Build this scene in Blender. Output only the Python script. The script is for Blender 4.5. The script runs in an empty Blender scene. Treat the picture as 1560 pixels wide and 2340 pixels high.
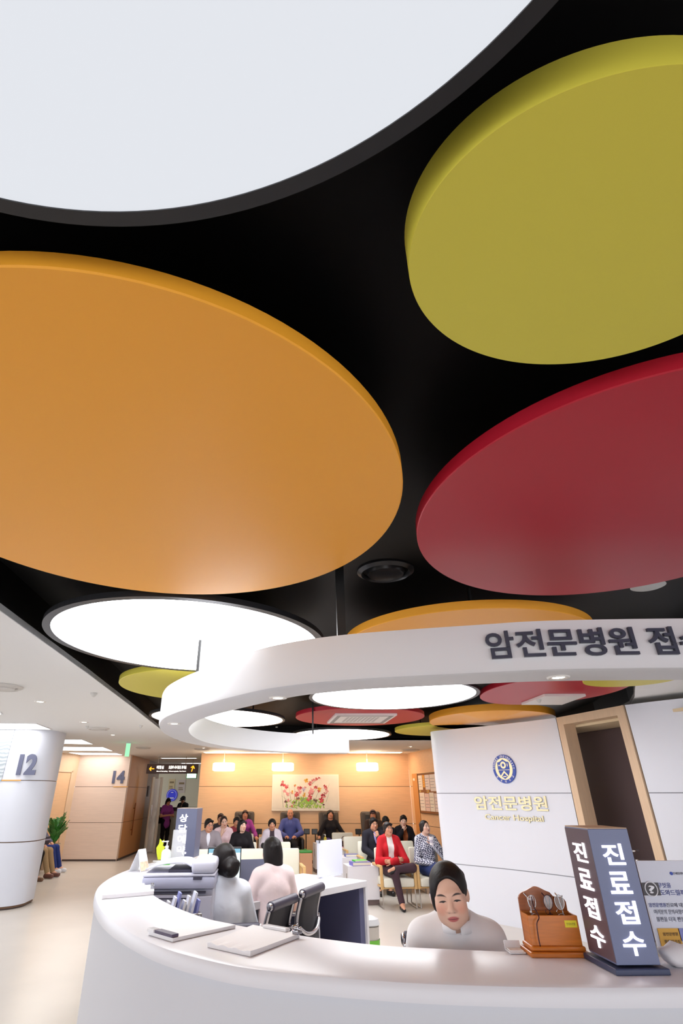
import bpy, bmesh, math, random
import numpy as np
from mathutils import Vector, Matrix, Euler

# ------------------------------------------------------------------ camera, light, exposure
SC = bpy.context.scene
PI = math.pi
EYE = 1.72
FPX, PCX, PCY = 1205.0, 694.0, 1170.0
TILT = math.atan((1815 - 1170) / FPX)
cam_data = bpy.data.cameras.new('camera')
cam = bpy.data.objects.new('camera', cam_data)
SC.collection.objects.link(cam)
cam.location = (0, 0, EYE)
cam.rotation_euler = (PI / 2 + TILT, 0, 0)
cam_data.sensor_fit = 'VERTICAL'
cam_data.sensor_height = 36.0
cam_data.lens = FPX / 2340 * 36
cam_data.shift_x = (780 - PCX) / 2340
cam_data.clip_start = 0.05
SC.camera = cam

SC.view_settings.view_transform = 'Standard'
SC.view_settings.look = 'None'
SC.view_settings.exposure = 0.0
SC.view_settings.gamma = 1.0
SC.view_settings.use_curve_mapping = False
SC.cycles.use_denoising = True
SC.cycles.max_bounces = 7
SC.cycles.diffuse_bounces = 4
SC.cycles.glossy_bounces = 3
SC.cycles.caustics_reflective = False
SC.cycles.caustics_refractive = False
SC.cycles.sample_clamp_indirect = 4.0

WORLD_STRENGTH = 3.1
wd = bpy.data.worlds.new('lobby_daylight')
SC.world = wd
wd.use_nodes = True
wd.node_tree.nodes['Background'].inputs[0].default_value = (0.93, 0.95, 1.0, 1)
wd.node_tree.nodes['Background'].inputs[1].default_value = WORLD_STRENGTH

LAMP_E = 7.5        # luminous ceiling discs
SLOT_E = 5.0        # linear ceiling slots
SPOT_E = 30.0       # small recessed downlights
PEND_E = 4.0        # pendant shades

# ------------------------------------------------------------------ pixel helpers (photo frame 1560 x 2340)
def _ray(px, py):
    x = (px - PCX) / FPX
    y = -(py - PCY) / FPX
    return Vector((x, math.cos(TILT) - y * math.sin(TILT), math.sin(TILT) + y * math.cos(TILT)))
def Z(px, py, z):                       # point of the horizontal plane z seen at a photo pixel
    d = _ray(px, py)
    return Vector((0, 0, EYE)) + d * ((z - EYE) / d.z)
def D(px, py, Y):                       # point at distance Y seen at a photo pixel
    d = _ray(px, py)
    return Vector((0, 0, EYE)) + d * (Y / d.y)

# ------------------------------------------------------------------ materials
def lin(c):
    def f(v):
        v /= 255.0
        return v / 12.92 if v <= 0.04045 else ((v + 0.055) / 1.055) ** 2.4
    return (f(c[0]), f(c[1]), f(c[2]), 1.0)
MATS = {}
def mat(name, c, rough=0.5, metal=0.0, emit=0.0, spec=0.5, noise=None, coat=0.0, alpha=None, trans=0.0):
    """c = sRGB 0-255; noise = (scale, amount[, stretch xyz]) mottles the colour a little."""
    if name in MATS:
        return MATS[name]
    m = bpy.data.materials.new(name)
    m.use_nodes = True
    nt = m.node_tree
    b = nt.nodes['Principled BSDF']
    col = lin(c)
    b.inputs['Base Color'].default_value = col
    b.inputs['Roughness'].default_value = rough
    b.inputs['Metallic'].default_value = metal
    b.inputs['Specular IOR Level'].default_value = spec
    b.inputs['Coat Weight'].default_value = coat
    if trans:
        b.inputs['Transmission Weight'].default_value = trans
    if emit:
        b.inputs['Emission Color'].default_value = col
        b.inputs['Emission Strength'].default_value = emit
    if noise:
        tc = nt.nodes.new('ShaderNodeTexCoord')
        mp = nt.nodes.new('ShaderNodeMapping')
        if len(noise) > 2:
            mp.inputs['Scale'].default_value = noise[2]
        nz = nt.nodes.new('ShaderNodeTexNoise')
        nz.inputs['Scale'].default_value = noise[0]
        nz.inputs['Detail'].default_value = 5
        rp = nt.nodes.new('ShaderNodeMapRange')
        rp.inputs['From Min'].default_value = 0.3
        rp.inputs['From Max'].default_value = 0.7
        rp.inputs['To Min'].default_value = 1 - noise[1]
        rp.inputs['To Max'].default_value = 1 + noise[1]
        mx = nt.nodes.new('ShaderNodeVectorMath')
        mx.operation = 'SCALE'
        mx.inputs[0].default_value = col[:3]
        nt.links.new(tc.outputs['Object'], mp.inputs[0])
        nt.links.new(mp.outputs[0], nz.inputs['Vector'])
        nt.links.new(nz.outputs[0], rp.inputs[0])
        nt.links.new(rp.outputs[0], mx.inputs['Scale'])
        nt.links.new(mx.outputs[0], b.inputs['Base Color'])
    MATS[name] = m
    return m

# ------------------------------------------------------------------ object helpers
COL = SC.collection
def obj(name, bm, m, parent=None, smooth=False, loc=None):
    me = bpy.data.meshes.new(name)
    if isinstance(bm, tuple):
        me.from_pydata(bm[0], [], bm[1])
    else:
        bmesh.ops.recalc_face_normals(bm, faces=bm.faces)
        bm.to_mesh(me)
        bm.free()
    me.update()
    for x in (m if isinstance(m, (list, tuple)) else [m]):
        me.materials.append(x)
    if smooth:
        me.shade_smooth()
        if smooth == 'auto':
            me.set_sharp_from_angle(angle=math.radians(38))
    o = bpy.data.objects.new(name, me)
    COL.objects.link(o)
    if parent is not None:
        o.parent = parent
    if loc is not None:
        o.location = loc
    return o
def tag(o, label, cat, group=None):
    o['label'] = label
    o['category'] = cat
    if group:
        o['group'] = group
    return o
def thing(name, label, cat, loc=(0, 0, 0), rz=0.0, group=None):
    o = bpy.data.objects.new(name, None)
    o.empty_display_size = 0.05
    COL.objects.link(o)
    o.location = loc
    o.rotation_euler = (0, 0, rz)
    return tag(o, label, cat, group)
def struct(name, bm, m, parent=None, smooth=False):
    o = obj(name, bm, m, parent, smooth)
    o['kind'] = 'structure'
    return o
def dup(root, loc, rz, label=None, group=None):
    r = root.copy(); COL.objects.link(r)
    r.location = loc; r.rotation_euler = (0, 0, rz)
    if label: r['label'] = label
    if group: r['group'] = group
    for ch in list(root.children):
        c = ch.copy(); COL.objects.link(c); c.parent = r
        for g in list(ch.children):
            d = g.copy(); COL.objects.link(d); d.parent = c
    return r

# ------------------------------------------------------------------ mesh helpers
def B():
    return bmesh.new()
def box(bm, c, s, rz=0.0, bev=0.0, rx=0.0, ry=0.0, seg=2):
    """box centred at c with full sizes s"""
    r = bmesh.ops.create_cube(bm, size=1.0)
    vs = r['verts']
    R = Euler((rx, ry, rz)).to_matrix()
    for v in vs:
        v.co = Vector(c) + R @ Vector((v.co.x * s[0], v.co.y * s[1], v.co.z * s[2]))
    if bev > 0:
        es = list({e for v in vs for e in v.link_edges})
        bmesh.ops.bevel(bm, geom=es, offset=bev, segments=seg, affect='EDGES', profile=0.5)
    return bm
def bx(bm, x0, x1, y0, y1, z0, z1, bev=0.0):
    return box(bm, ((x0 + x1) / 2, (y0 + y1) / 2, (z0 + z1) / 2), (abs(x1 - x0), abs(y1 - y0), abs(z1 - z0)), bev=bev)
def prism(bm, pts, z0, z1):
    n = len(pts)
    lo = [bm.verts.new((p[0], p[1], z0)) for p in pts]
    hi = [bm.verts.new((p[0], p[1], z1)) for p in pts]
    bm.faces.new(lo[::-1]); bm.faces.new(hi)
    for i in range(n):
        j = (i + 1) % n
        bm.faces.new((lo[i], lo[j], hi[j], hi[i]))
    return bm
def quad(bm, *p):
    bm.faces.new([bm.verts.new(q) for q in p])
    return bm
def lathe(bm, prof, c=(0, 0, 0), n=32, sx=1.0, sy=1.0, rz=0.0):
    """prof = [(radius, z)...] turned about the z axis, closed at r = 0"""
    rings = []
    cr, sr = math.cos(rz), math.sin(rz)
    for r, z in prof:
        if r < 1e-6:
            rings.append([bm.verts.new((c[0], c[1], c[2] + z))])
        else:
            ring = []
            for i in range(n):
                a = 2 * PI * i / n
                x, y = r * sx * math.cos(a), r * sy * math.sin(a)
                ring.append(bm.verts.new((c[0] + cr * x - sr * y, c[1] + sr * x + cr * y, c[2] + z)))
            rings.append(ring)
    for a, b in zip(rings, rings[1:]):
        for i in range(n):
            j = (i + 1) % n
            if len(a) == 1 and len(b) == 1:
                continue
            if len(a) == 1:
                bm.faces.new((a[0], b[j], b[i]))
            elif len(b) == 1:
                bm.faces.new((a[i], a[j], b[0]))
            else:
                bm.faces.new((a[i], a[j], b[j], b[i]))
    return bm
def tube(bm, pts, r, n=8, cap=True):
    """round tube along pts; r is a number or a list"""
    pts = [Vector(p) for p in pts]
    rr = r if isinstance(r, (list, tuple)) else [r] * len(pts)
    rings = []
    up = None
    for i, p in enumerate(pts):
        t = (pts[min(i + 1, len(pts) - 1)] - pts[max(i - 1, 0)]).normalized()
        if up is None:
            up = Vector((0, 0, 1)) if abs(t.z) < 0.9 else Vector((1, 0, 0))
        u = (up - t * up.dot(t)).normalized()
        v = t.cross(u)
        up = u
        rings.append([bm.verts.new(p + (u * math.cos(2 * PI * k / n) + v * math.sin(2 * PI * k / n)) * rr[i]) for k in range(n)])
    for a, b in zip(rings, rings[1:]):
        for k in range(n):
            j = (k + 1) % n
            bm.faces.new((a[k], a[j], b[j], b[k]))
    if cap:
        bm.faces.new(rings[0][::-1]); bm.faces.new(rings[-1])
    return bm
def cyl(bm, c, r, h, n=24, axis='z', bev=0.0):
    """solid cylinder centred at c"""
    prof = [(0, -h / 2), (r - bev, -h / 2), (r, -h / 2 + bev), (r, h / 2 - bev), (r - bev, h / 2), (0, h / 2)] if bev else [(0, -h / 2), (r, -h / 2), (r, h / 2), (0, h / 2)]
    k = len(bm.verts)
    lathe(bm, prof, (0, 0, 0), n)
    bm.verts.ensure_lookup_table()
    for v in bm.verts[k:]:
        x, y, z = v.co
        v.co = Vector(c) + (Vector((x, y, z)) if axis == 'z' else Vector((z, x, y)) if axis == 'x' else Vector((y, z, x)))
    return bm
def smooth_path(pts, n=6, closed=False):
    """Catmull-Rom through 2-D or 3-D points"""
    P = [Vector(p) for p in pts]
    out = []
    m = len(P)
    for i in range(m if closed else m - 1):
        p0 = P[(i - 1) % m] if closed or i > 0 else P[0] * 2 - P[1]
        p1, p2 = P[i], P[(i + 1) % m]
        p3 = P[(i + 2) % m] if closed or i + 2 < m else P[-1] * 2 - P[-2]
        for k in range(n):
            t = k / n
            out.append(0.5 * ((2 * p1) + (p2 - p0) * t + (2 * p0 - 5 * p1 + 4 * p2 - p3) * t * t + (3 * p1 - p0 - 3 * p2 + p3) * t ** 3))
    if not closed:
        out.append(P[-1])
    return out
def normals2(path):
    """left-hand unit normals of a 2-D polyline"""
    out = []
    for i in range(len(path)):
        t = path[min(i + 1, len(path) - 1)] - path[max(i - 1, 0)]
        out.append(Vector((-t[1], t[0])).normalized())
    return out
def sweep(bm, path, prof, width=None):
    """prof = [(offset along left normal, z)...] closed profile swept along a 2-D path, ends capped;
    width(i) may scale the offsets"""
    N = normals2(path)
    rings = []
    for i, p in enumerate(path):
        s = width[i] if width else 1.0
        rings.append([bm.verts.new((p[0] + N[i][0] * o * s, p[1] + N[i][1] * o * s, z)) for o, z in prof])
    n = len(prof)
    for a, b in zip(rings, rings[1:]):
        for k in range(n):
            j = (k + 1) % n
            bm.faces.new((a[k], a[j], b[j], b[k]))
    bm.faces.new(rings[0][::-1]); bm.faces.new(rings[-1])
    return bm
def text_mesh(body, size, depth=0.004, bold=0.0, align='CENTER', spacing=1.0):
    """(verts, faces) of extruded lettering, x right, y up, z towards the reader"""
    cu = bpy.data.curves.new('lettering', 'FONT')
    cu.body = body
    cu.size = size
    cu.extrude = depth / 2
    cu.offset = bold
    cu.align_x = align
    cu.align_y = 'CENTER'
    cu.space_character = spacing
    cu.resolution_u = 4
    o = bpy.data.objects.new('lettering', cu)
    COL.objects.link(o)
    dg = bpy.context.evaluated_depsgraph_get()
    me = bpy.data.meshes.new_from_object(o.evaluated_get(dg))
    vs = [v.co.copy() for v in me.vertices]
    fs = [tuple(p.vertices) for p in me.polygons]
    bpy.data.objects.remove(o)
    bpy.data.meshes.remove(me)
    bpy.data.curves.remove(cu)
    return vs, fs
def place_text(name, txt, m, parent, fn):
    """fn maps lettering x, y, z to the parent's space"""
    return obj(name, ([fn(v.x, v.y, v.z) for v in txt[0]], txt[1]), m, parent)
def fit_text(txt, w, h):
    """centre lettering and stretch it to w by h"""
    xs = [v.x for v in txt[0]]; ys = [v.y for v in txt[0]]
    if not xs:
        return txt
    sx = w / max(1e-6, max(xs) - min(xs)); sy = h / max(1e-6, max(ys) - min(ys))
    cx, cy = (max(xs) + min(xs)) / 2, (max(ys) + min(ys)) / 2
    return [Vector(((v.x - cx) * sx, (v.y - cy) * sy, v.z)) for v in txt[0]], txt[1]
def join_text(parts):
    vs, fs = [], []
    for v, f in parts:
        b = len(vs)
        vs += v
        fs += [tuple(i + b for i in q) for q in f]
    return vs, fs
def shift_text(txt, dx, dy):
    return [Vector((v.x + dx, v.y + dy, v.z)) for v in txt[0]], txt[1]
# ================================================================== SETTING
CEIL = 2.82
BLACK = 3.12
m_floor = mat('pale_polished_stone_floor', (210, 202, 193), 0.28, spec=.4, noise=(1.3, 0.04))
m_white = mat('white_paint', (226, 226, 228), 0.55)
m_ceil = mat('white_ceiling_paint', (236, 236, 236), 0.7)
m_black = mat('black_ceiling_paint', (8, 7, 8), 0.5, spec=.12)
m_wall = mat('white_satin_wall_panel', (226, 228, 237), 0.4)
def wood(name, c, sc=1.0, amt=0.05, rough=0.42):
    return mat(name, c, rough, noise=(9 * sc, amt, (6, 6, 0.5)))
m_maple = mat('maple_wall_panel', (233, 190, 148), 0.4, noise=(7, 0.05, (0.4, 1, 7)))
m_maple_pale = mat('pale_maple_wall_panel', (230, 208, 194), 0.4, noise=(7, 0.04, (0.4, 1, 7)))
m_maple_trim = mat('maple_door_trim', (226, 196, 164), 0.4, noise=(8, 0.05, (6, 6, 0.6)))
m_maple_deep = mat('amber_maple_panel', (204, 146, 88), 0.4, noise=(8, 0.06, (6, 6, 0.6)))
m_groove = mat('dark_panel_groove', (110, 84, 66), 0.8)
m_groove_grey = mat('grey_panel_groove', (150, 150, 158), 0.8)
m_dark_base = mat('dark_plinth', (70, 58, 56), 0.6)

struct('floor', bx(B(), -14, 12, -7, 30, -0.06, 0), m_floor)

# white lowered ceiling with the free-form opening
open_pts = [(-1.85, -4.0), (-1.95, 1.5), (-2.07, 3.47), (-2.24, 5.61), (-2.45, 7.9), (-2.68, 10.2), (-2.86, 12.0), (-2.92, 13.27),
            (0.97, 13.28), (2.95, 13.28), (5.2, 13.28), (5.0, 9.6), (4.55, 7.75), (4.25, 7.1), (3.95, 6.55), (3.72, 6.12), (3.62, 5.0), (3.62, -4.0)]
outer = [(-14, -4.0), (-14, 30), (12, 30), (12, -4.0)]
# strips between the opening's rim and the room's edges
open_pts[7] = (-2.92, 13.28)
bm = B()
left_pts, right_pts = open_pts[:8], open_pts[10:]
for p, q in zip(left_pts, left_pts[1:]):
    prism(bm, [(-14, p[1]), p, q, (-14, q[1])], CEIL, CEIL + 0.05)
for p, q in zip(right_pts, right_pts[1:]):
    prism(bm, [(12, p[1]), p, q, (12, q[1])], CEIL, CEIL + 0.05)
prism(bm, [(-14, 13.28), (12, 13.28), (12, 30), (-14, 30)], CEIL, CEIL + 0.05)
struct('ceiling', bm, m_ceil)
bm = B()
for a, b in zip(open_pts, open_pts[1:]):
    quad(bm, (a[0], a[1], CEIL + 0.006), (b[0], b[1], CEIL + 0.006), (b[0], b[1], BLACK), (a[0], a[1], BLACK))
struct('trim_1', bm, m_black)
bm = B()
prism(bm, [(-4.5, -4.05), (-4.5, 14.2), (6.5, 14.2), (6.5, -4.05)], BLACK, BLACK + 0.04)
struct('ceiling_recess', bm, m_black)

# unseen header added behind the camera to keep world light off the disc rims
struct('wall_light_blocker', bx(B(), -14, 12, -4.2, -4.06, 2.42, BLACK + .05), m_white)

def grooved(name, p, q, z1, m, mg, zs, th=0.15, z0=0.0, gw=0.012, back=1):
    """wall from plan point p to q with horizontal grooves; its front faces the right of p->q (towards -y for +x runs)"""
    p, q = Vector(p), Vector(q)
    t = (q - p).normalized()
    n = Vector((-t.y, t.x)) * back
    bm = B()
    edges = [z0] + [v for z in zs for v in (z - gw / 2, z + gw / 2)] + [z1]
    for a, b in zip(edges[0::2], edges[1::2]):
        prism(bm, [p, q, q + n * th, p + n * th], a, b)
    w = struct(name, bm, m)
    bm = B()
    prism(bm, [p + n * 0.008 + t * 0.003, q + n * 0.008 - t * 0.003, q + n * (th - .008) - t * 0.003, p + n * (th - .008) + t * 0.003], z0 + 0.002, z1 - 0.002)
    struct('groove_backing', bm, mg, w)
    return w

GZ = (0.97, 1.925)
BW = 17.75
grooved('wall_back', (-3.13, BW), (3.169, BW), CEIL, m_maple, m_groove, GZ)
grooved('wall_right', (3.17, BW - .001), (3.75, 13.5), CEIL, m_maple, m_groove, GZ)
# the corridor end of the back wall
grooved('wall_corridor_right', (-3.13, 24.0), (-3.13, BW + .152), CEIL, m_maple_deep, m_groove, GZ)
# wall with the number 14, its amber return and the corridor beyond
grooved('wall_fourteen', (-7.07, 18.35), (-5.47, 18.35), CEIL, m_maple_pale, m_groove, GZ)
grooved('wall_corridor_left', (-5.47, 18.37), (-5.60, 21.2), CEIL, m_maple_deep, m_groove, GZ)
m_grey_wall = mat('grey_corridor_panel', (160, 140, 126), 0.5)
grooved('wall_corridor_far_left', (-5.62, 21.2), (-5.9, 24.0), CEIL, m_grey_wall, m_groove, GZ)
m_pale_green = mat('pale_green_grey_wall', (204, 200, 178), 0.6)
struct('wall_corridor_end', bx(B(), -9, -2.9, 26.0, 26.15, 0, CEIL), m_pale_green)
# side wall on the left behind the bench, with its door recess
bm = B()
prism(bm, [(-7.07, 18.35), (-7.62, 16.4), (-8.0, 11.0), (-8.2, 11.0), (-7.8, 16.4), (-7.25, 18.5)], 0, CEIL)
struct('wall_left', bm, m_maple_trim)
# plinth lines
struct('baseboard_back', bx(B(), -3.1, 3.15, BW - 0.012, BW - 0.001, 0, 0.08), m_dark_base)
struct('baseboard_left', bx(B(), -7.05, -5.48, 18.335, 18.349, 0, 0.045), m_dark_base)
bm = B(); prism(bm, [(-5.462, 18.36), (-5.45, 18.36), (-5.58, 21.2), (-5.592, 21.2)], 0, 0.05)
struct('baseboard_corridor', bm, m_dark_base)

# pillar 12: a slab with a rounded corner
pc = [(-7.6, 10.86)] + [(-5.32 + .46 * math.sin(a * PI / 24), 11.32 - .46 * math.cos(a * PI / 24)) for a in range(0, 13)] + [(-4.9, 11.75), (-5.1, 12.0), (-7.6, 12.0)]
m_pillar = mat('white_pillar_panel', (214, 218, 230), 0.4)
bm = B()
for a, b in ((0.05, 0.966), (0.982, 1.94), (1.952, CEIL)):
    prism(bm, pc, a, b)
pil = struct('wall_pillar', bm, m_pillar, None, 'auto')
bm = B(); prism(bm, [(p[0] - 0.012 if p[0] > -7 else p[0], p[1] + (0.012 if p[1] < 11.5 else -.012)) for p in pc], 0.02, CEIL - .01)
struct('groove_backing', bm, m_groove, pil)
bm = B(); prism(bm, [(p[0] - 0.02 if p[0] > -7 else p[0], p[1] + (0.02 if p[1] < 11.5 else -.02)) for p in pc], 0.0, 0.05)
struct('pillar_plinth', bm, m_dark_base, pil)
# grey textured wall beside it, seen past the pillar's left edge
def wavy_mat():
    m = bpy.data.materials.new('grey_ribbed_glass')
    m.use_nodes = True
    nt = m.node_tree; b = nt.nodes['Principled BSDF']
    tc = nt.nodes.new('ShaderNodeTexCoord'); wv = nt.nodes.new('ShaderNodeTexWave')
    wv.bands_direction = 'Z'; wv.inputs['Scale'].default_value = 5; wv.inputs['Distortion'].default_value = 6
    rp = nt.nodes.new('ShaderNodeValToRGB')
    rp.color_ramp.elements[0].color = lin((150, 160, 168)); rp.color_ramp.elements[1].color = lin((196, 202, 208))
    nt.links.new(tc.outputs['Object'], wv.inputs[0]); nt.links.new(wv.outputs[0], rp.inputs[0]); nt.links.new(rp.outputs[0], b.inputs['Base Color'])
    b.inputs['Roughness'].default_value = 0.3
    return m
bm = B()
a, b2, c2, d2 = D(-120, 1668, 10.84), D(33, 1668, 10.84), D(2, 1785, 10.84), D(-120, 1785, 10.84)
prism2 = [a, b2, c2, d2]
vs = [bm.verts.new(p) for p in prism2] + [bm.verts.new((p.x, 10.858, p.z)) for p in prism2]
for f in ((0, 1, 2, 3), (7, 6, 5, 4), (0, 4, 5, 1), (1, 5, 6, 2), (2, 6, 7, 3), (3, 7, 4, 0)):
    bm.faces.new([vs[i] for i in f])
struct('window_1', bm, wavy_mat())
m_amber = mat('amber_inlay', (214, 158, 74), 0.4)
struct('trim_2', bx(B(), D(3, 1786, 10.85).x, D(47, 1786, 10.85).x, 10.846, 10.858, 1.936, 1.956), m_amber)
struct('trim_3', bx(B(), D(258, 1799, 18.33).x, D(292, 1799, 18.33).x, 18.335, 18.348, 1.915, 1.935), m_amber)

# white screen wall on the right with the tall doorway
wa = smooth_path([(2.62, 11.0), (2.42, 10.82), (2.38, 10.6), (2.52, 10.35), (3.06, 9.75), (3.52, 9.13), (3.85, 8.60)], 5)
wb = smooth_path([(4.20, 7.28), (4.42, 6.95), (4.72, 6.6), (5.4, 5.9), (6.6, 4.9)], 5)
WT = 2.75
WG = (0.71, 1.735)
def screen(name, path, zs):
    bm = B()
    edges = [0.0] + [v for z in zs for v in (z - 0.006, z + 0.006)] + [WT]
    for a, b in zip(edges[0::2], edges[1::2]):
        sweep(bm, path, [(0, a), (0.16, a), (0.16, b), (0, b)])
    w = struct(name, bm, m_wall, None, 'auto')
    bm = B(); sweep(bm, path, [(0.008, .002), (0.15, .002), (0.15, WT - .004), (0.008, WT - .004)])
    struct('groove_backing', bm, m_groove_grey, w)
    return w
screen('wall_screen', wa, WG)
screen('wall_screen_right', wb, WG)
# doorway: maple frame, the dark leaf standing in it, small ceiling beyond
dp, dq = Vector((3.86, 8.58)), Vector((4.19, 7.30))
dt = (dq - dp).normalized(); dn = Vector((-dt.y, dt.x))
def seg(bm, a0, a1, n0, n1, z0, z1):
    prism(bm, [dp + dt * a0 + dn * n0, dp + dt * a1 + dn * n0, dp + dt * a1 + dn * n1, dp + dt * a0 + dn * n1], z0, z1)
L = (dq - dp).length
door = thing('door_1', 'tall maple door frame in the white curved wall', 'door')
door['kind'] = 'structure'
bm = B(); seg(bm, 0, 0.13, -0.012, 0.19, 0, WT); obj('door_jamb', bm, m_maple_trim, door)
bm = B(); seg(bm, L - 0.13, L, -0.012, 0.19, 0, WT); obj('door_jamb', bm, m_maple_trim, door)
bm = B(); seg(bm, 0.13, L - 0.13, -0.012, 0.19, WT - 0.11, WT); obj('door_head', bm, m_maple_trim, door)
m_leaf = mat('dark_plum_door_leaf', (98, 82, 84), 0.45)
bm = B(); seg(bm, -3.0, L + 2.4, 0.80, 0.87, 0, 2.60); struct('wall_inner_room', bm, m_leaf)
bm = B(); seg(bm, -3.0, L + 2.4, 0.195, .86, 2.605, 2.64); struct('ceiling_inner_room', bm, mat('cream_ceiling', (226, 206, 172), .7))
m_chrome = mat('polished_chrome', (225, 225, 230), 0.12, 1.0)
h0 = D(1453, 1945, 7.6)
bm = B(); tube(bm, [(h0.x + .08, h0.y + .1, h0.z), (h0.x - .02, h0.y + .02, h0.z), (h0.x - .07, h0.y + .14, h0.z + .01)], 0.013); tube(bm, [(h0.x + .06, h0.y + .08, h0.z - .1), (h0.x + .0, h0.y + .04, h0.z - .1)], 0.014)
obj('door_handle', bm, m_chrome, door, True)
# bulkhead behind the screen wall, right
struct('wall_far_right', bx(B(), 7.6, 7.8, 2, 14, 0, CEIL), m_white)

# numbers on the walls
m_num = mat('slate_blue_lettering', (92, 96, 122), 0.4)
def wall_number(s, x0, y0, x1, y1, Y, label):
    a, b = D(x0, y1, Y), D(x1, y0, Y)
    t = fit_text(text_mesh(s, 1, 0.02, 0.045), b.x - a.x, b.z - a.z)
    cx, cz = (a.x + b.x) / 2, (a.z + b.z) / 2
    o = obj('wall_number', ([(v.x, -v.z, v.y) for v in t[0]], t[1]), m_num, None, loc=(cx, Y, cz))
    return tag(o, label, 'number sign')
wall_number('12', 36, 1723, 90, 1771, 10.846, 'slate blue number 12 on the white pillar')
wall_number('14', 255, 1761, 287, 1790, 18.336, 'slate blue number 14 on the pale maple wall')

# light slots in the white ceiling: frames and diffusers
m_slot = mat('slot_diffuser', (255, 253, 250), 0.6, emit=SLOT_E)
m_warm = mat('warm_wall_washer', (255, 230, 198), 0.6, emit=8.0)
slots = [
    ([(-6.6, 9.75), (-4.72, 9.94), (-4.84, 10.84), (-6.6, 10.8)], 'long white light slot in front of the white pillar'),
    ([(-5.9, 12.9), (-5.05, 13.05), (-5.23, 14.24), (-5.9, 14.05)], 'short white light slot nearest behind the white pillar'),
    ([(-6.9, 15.0), (-5.30, 15.2), (-5.47, 16.53), (-6.9, 16.3)], 'middle white light slot behind the white pillar'),
    ([(-7.0, 17.2), (-5.66, 17.45), (-5.71, 18.25), (-7.0, 18.2)], 'white light slot right over the number 14 wall'),
    ([(-6.6, 8.2), (-4.6, 8.45), (-4.7, 8.7), (-6.6, 8.75)], 'thin white light slot nearest the camera, left edge'),
]
for pts, lb in slots:
    cx = sum(p[0] for p in pts) / 4; cy = sum(p[1] for p in pts) / 4
    t = thing('ceiling_light', lb, 'ceiling light', (cx, cy, CEIL), 0, 'linear light slots in the white ceiling')
    loc = [(p[0] - cx, p[1] - cy) for p in pts]
    obj('diffuser', prism(B(), loc, -0.006, -0.001), m_slot, t)
    bm = B()
    big = [(p[0] * 1.03, p[1] * 1.06) for p in loc]
    for i in range(4):
        j = (i + 1) % 4
        prism(bm, [loc[i], loc[j], big[j], big[i]], -0.009, -0.0005)
    obj('frame', bm, m_white, t)
for y_, lb in ((20.0, 'added fill light in the corridor ceiling in front of the hanging sign'), (23.4, 'added fill light in the corridor ceiling over the corridor desk')):  # fill lamps added to brighten the corridor
    t = thing('ceiling_light', lb, 'ceiling light', (-4.3, y_ - .0, CEIL), 0, 'added corridor fill lights')
    obj('diffuser', bx(B(), -.6, .6, -.12, .12, -.006, -.001), m_slot, t)
    bm = B()
    for s in (-1, 1):
        bx(bm, -.63, .63, s * .135 - .015, s * .135 + .015, -.01, -.0005); bx(bm, s * .615 - .015, s * .615 + .015, -.12, .12, -.01, -.0005)
    obj('frame', bm, m_white, t)
for x0, x1, lb in ((-2.95, -0.3, 'warm wash light slot along the back wall, left of the painting'), (0.6, 2.9, 'warm wash light slot along the back wall, right of the painting')):
    t = thing('ceiling_light', lb, 'ceiling light', ((x0 + x1) / 2, 17.2, CEIL), 0, 'wall wash slots by the back wall')
    w = x1 - x0
    obj('diffuser', bx(B(), -w / 2, w / 2, -0.22, 0.22, -0.006, -0.001), m_warm, t)
    bm = B()
    for s in (-1, 1):
        bx(bm, -w / 2 - .03, w / 2 + .03, s * 0.235 - .015, s * 0.235 + .015, -0.01, -0.0005)
        bx(bm, s * (w / 2 + .015) - .015, s * (w / 2 + .015) + .015, -.22, .22, -0.01, -0.0005)
    obj('frame', bm, m_white, t)

# recessed downlights, air diffusers and detectors in the white ceiling
m_spot = mat('downlight_bulb', (255, 240, 215), 0.5, emit=SPOT_E)
m_ring = mat('downlight_ring', (236, 232, 228), 0.35)
def downlight(x, y, z, label, r=0.065, group='recessed downlights in the white ceiling'):
    t = thing('downlight', label, 'downlight', (x, y, z), 0, group)
    bm = B(); lathe(bm, [(r * .62, -0.004), (r, -0.010), (r * 1.12, -0.008), (r * 1.15, -0.0005)], n=20)
    obj('trim_ring', bm, m_ring, t, True)
    bm = B(); lathe(bm, [(0, -0.004), (r * .62, -0.004)], n=16)
    obj('bulb', bm, m_spot, t)
    return t
for p, lb in (((92, 1603), 'small downlight in the white ceiling nearest the camera'),
              ((192, 1650), 'small downlight second from the camera, left of the black ceiling'),
              ((258, 1679), 'small downlight third from the camera, near the green strip sign'),
              ((450, 1696), 'small downlight in the white ceiling just past the tip of the black ceiling'),
              ((362, 1733), 'left downlight over the corridor sign'),
              ((383, 1736), 'right downlight over the corridor sign'),
              ((465, 1709), 'small downlight in front of the maple back wall, left'),
              ((938, 1706), 'small downlight near the right end of the maple back wall')):
    w = Z(*p, CEIL); downlight(w.x, w.y, CEIL, lb)
m_vent = mat('air_diffuser_white', (206, 202, 198), 0.5)
def vent(px, py, r, label, z=CEIL, m=None, cat='air vent'):
    w = Z(px, py, z)
    t = thing('air_diffuser', label, cat, (w.x, w.y, z), 0, 'round air diffusers')
    m = m or m_vent
    bm = B(); lathe(bm, [(r, -0.001), (r, -0.012), (r * .86, -0.03), (r * .80, -0.012), (r * .8, -.001)], n=40); obj('outer_ring', bm, m, t, 'auto')
    bm = B(); lathe(bm, [(r * .68, -0.004), (r * .62, -0.035), (r * .5, -0.02), (0, -0.024)], n=40); obj('inner_cone', bm, m, t, 'auto')
    return t
vent(2, 1568, 0.24, 'large round white air diffuser at the left edge of the white ceiling')
vent(225, 1664, 0.2, 'round white air diffuser between the first downlights')
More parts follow.
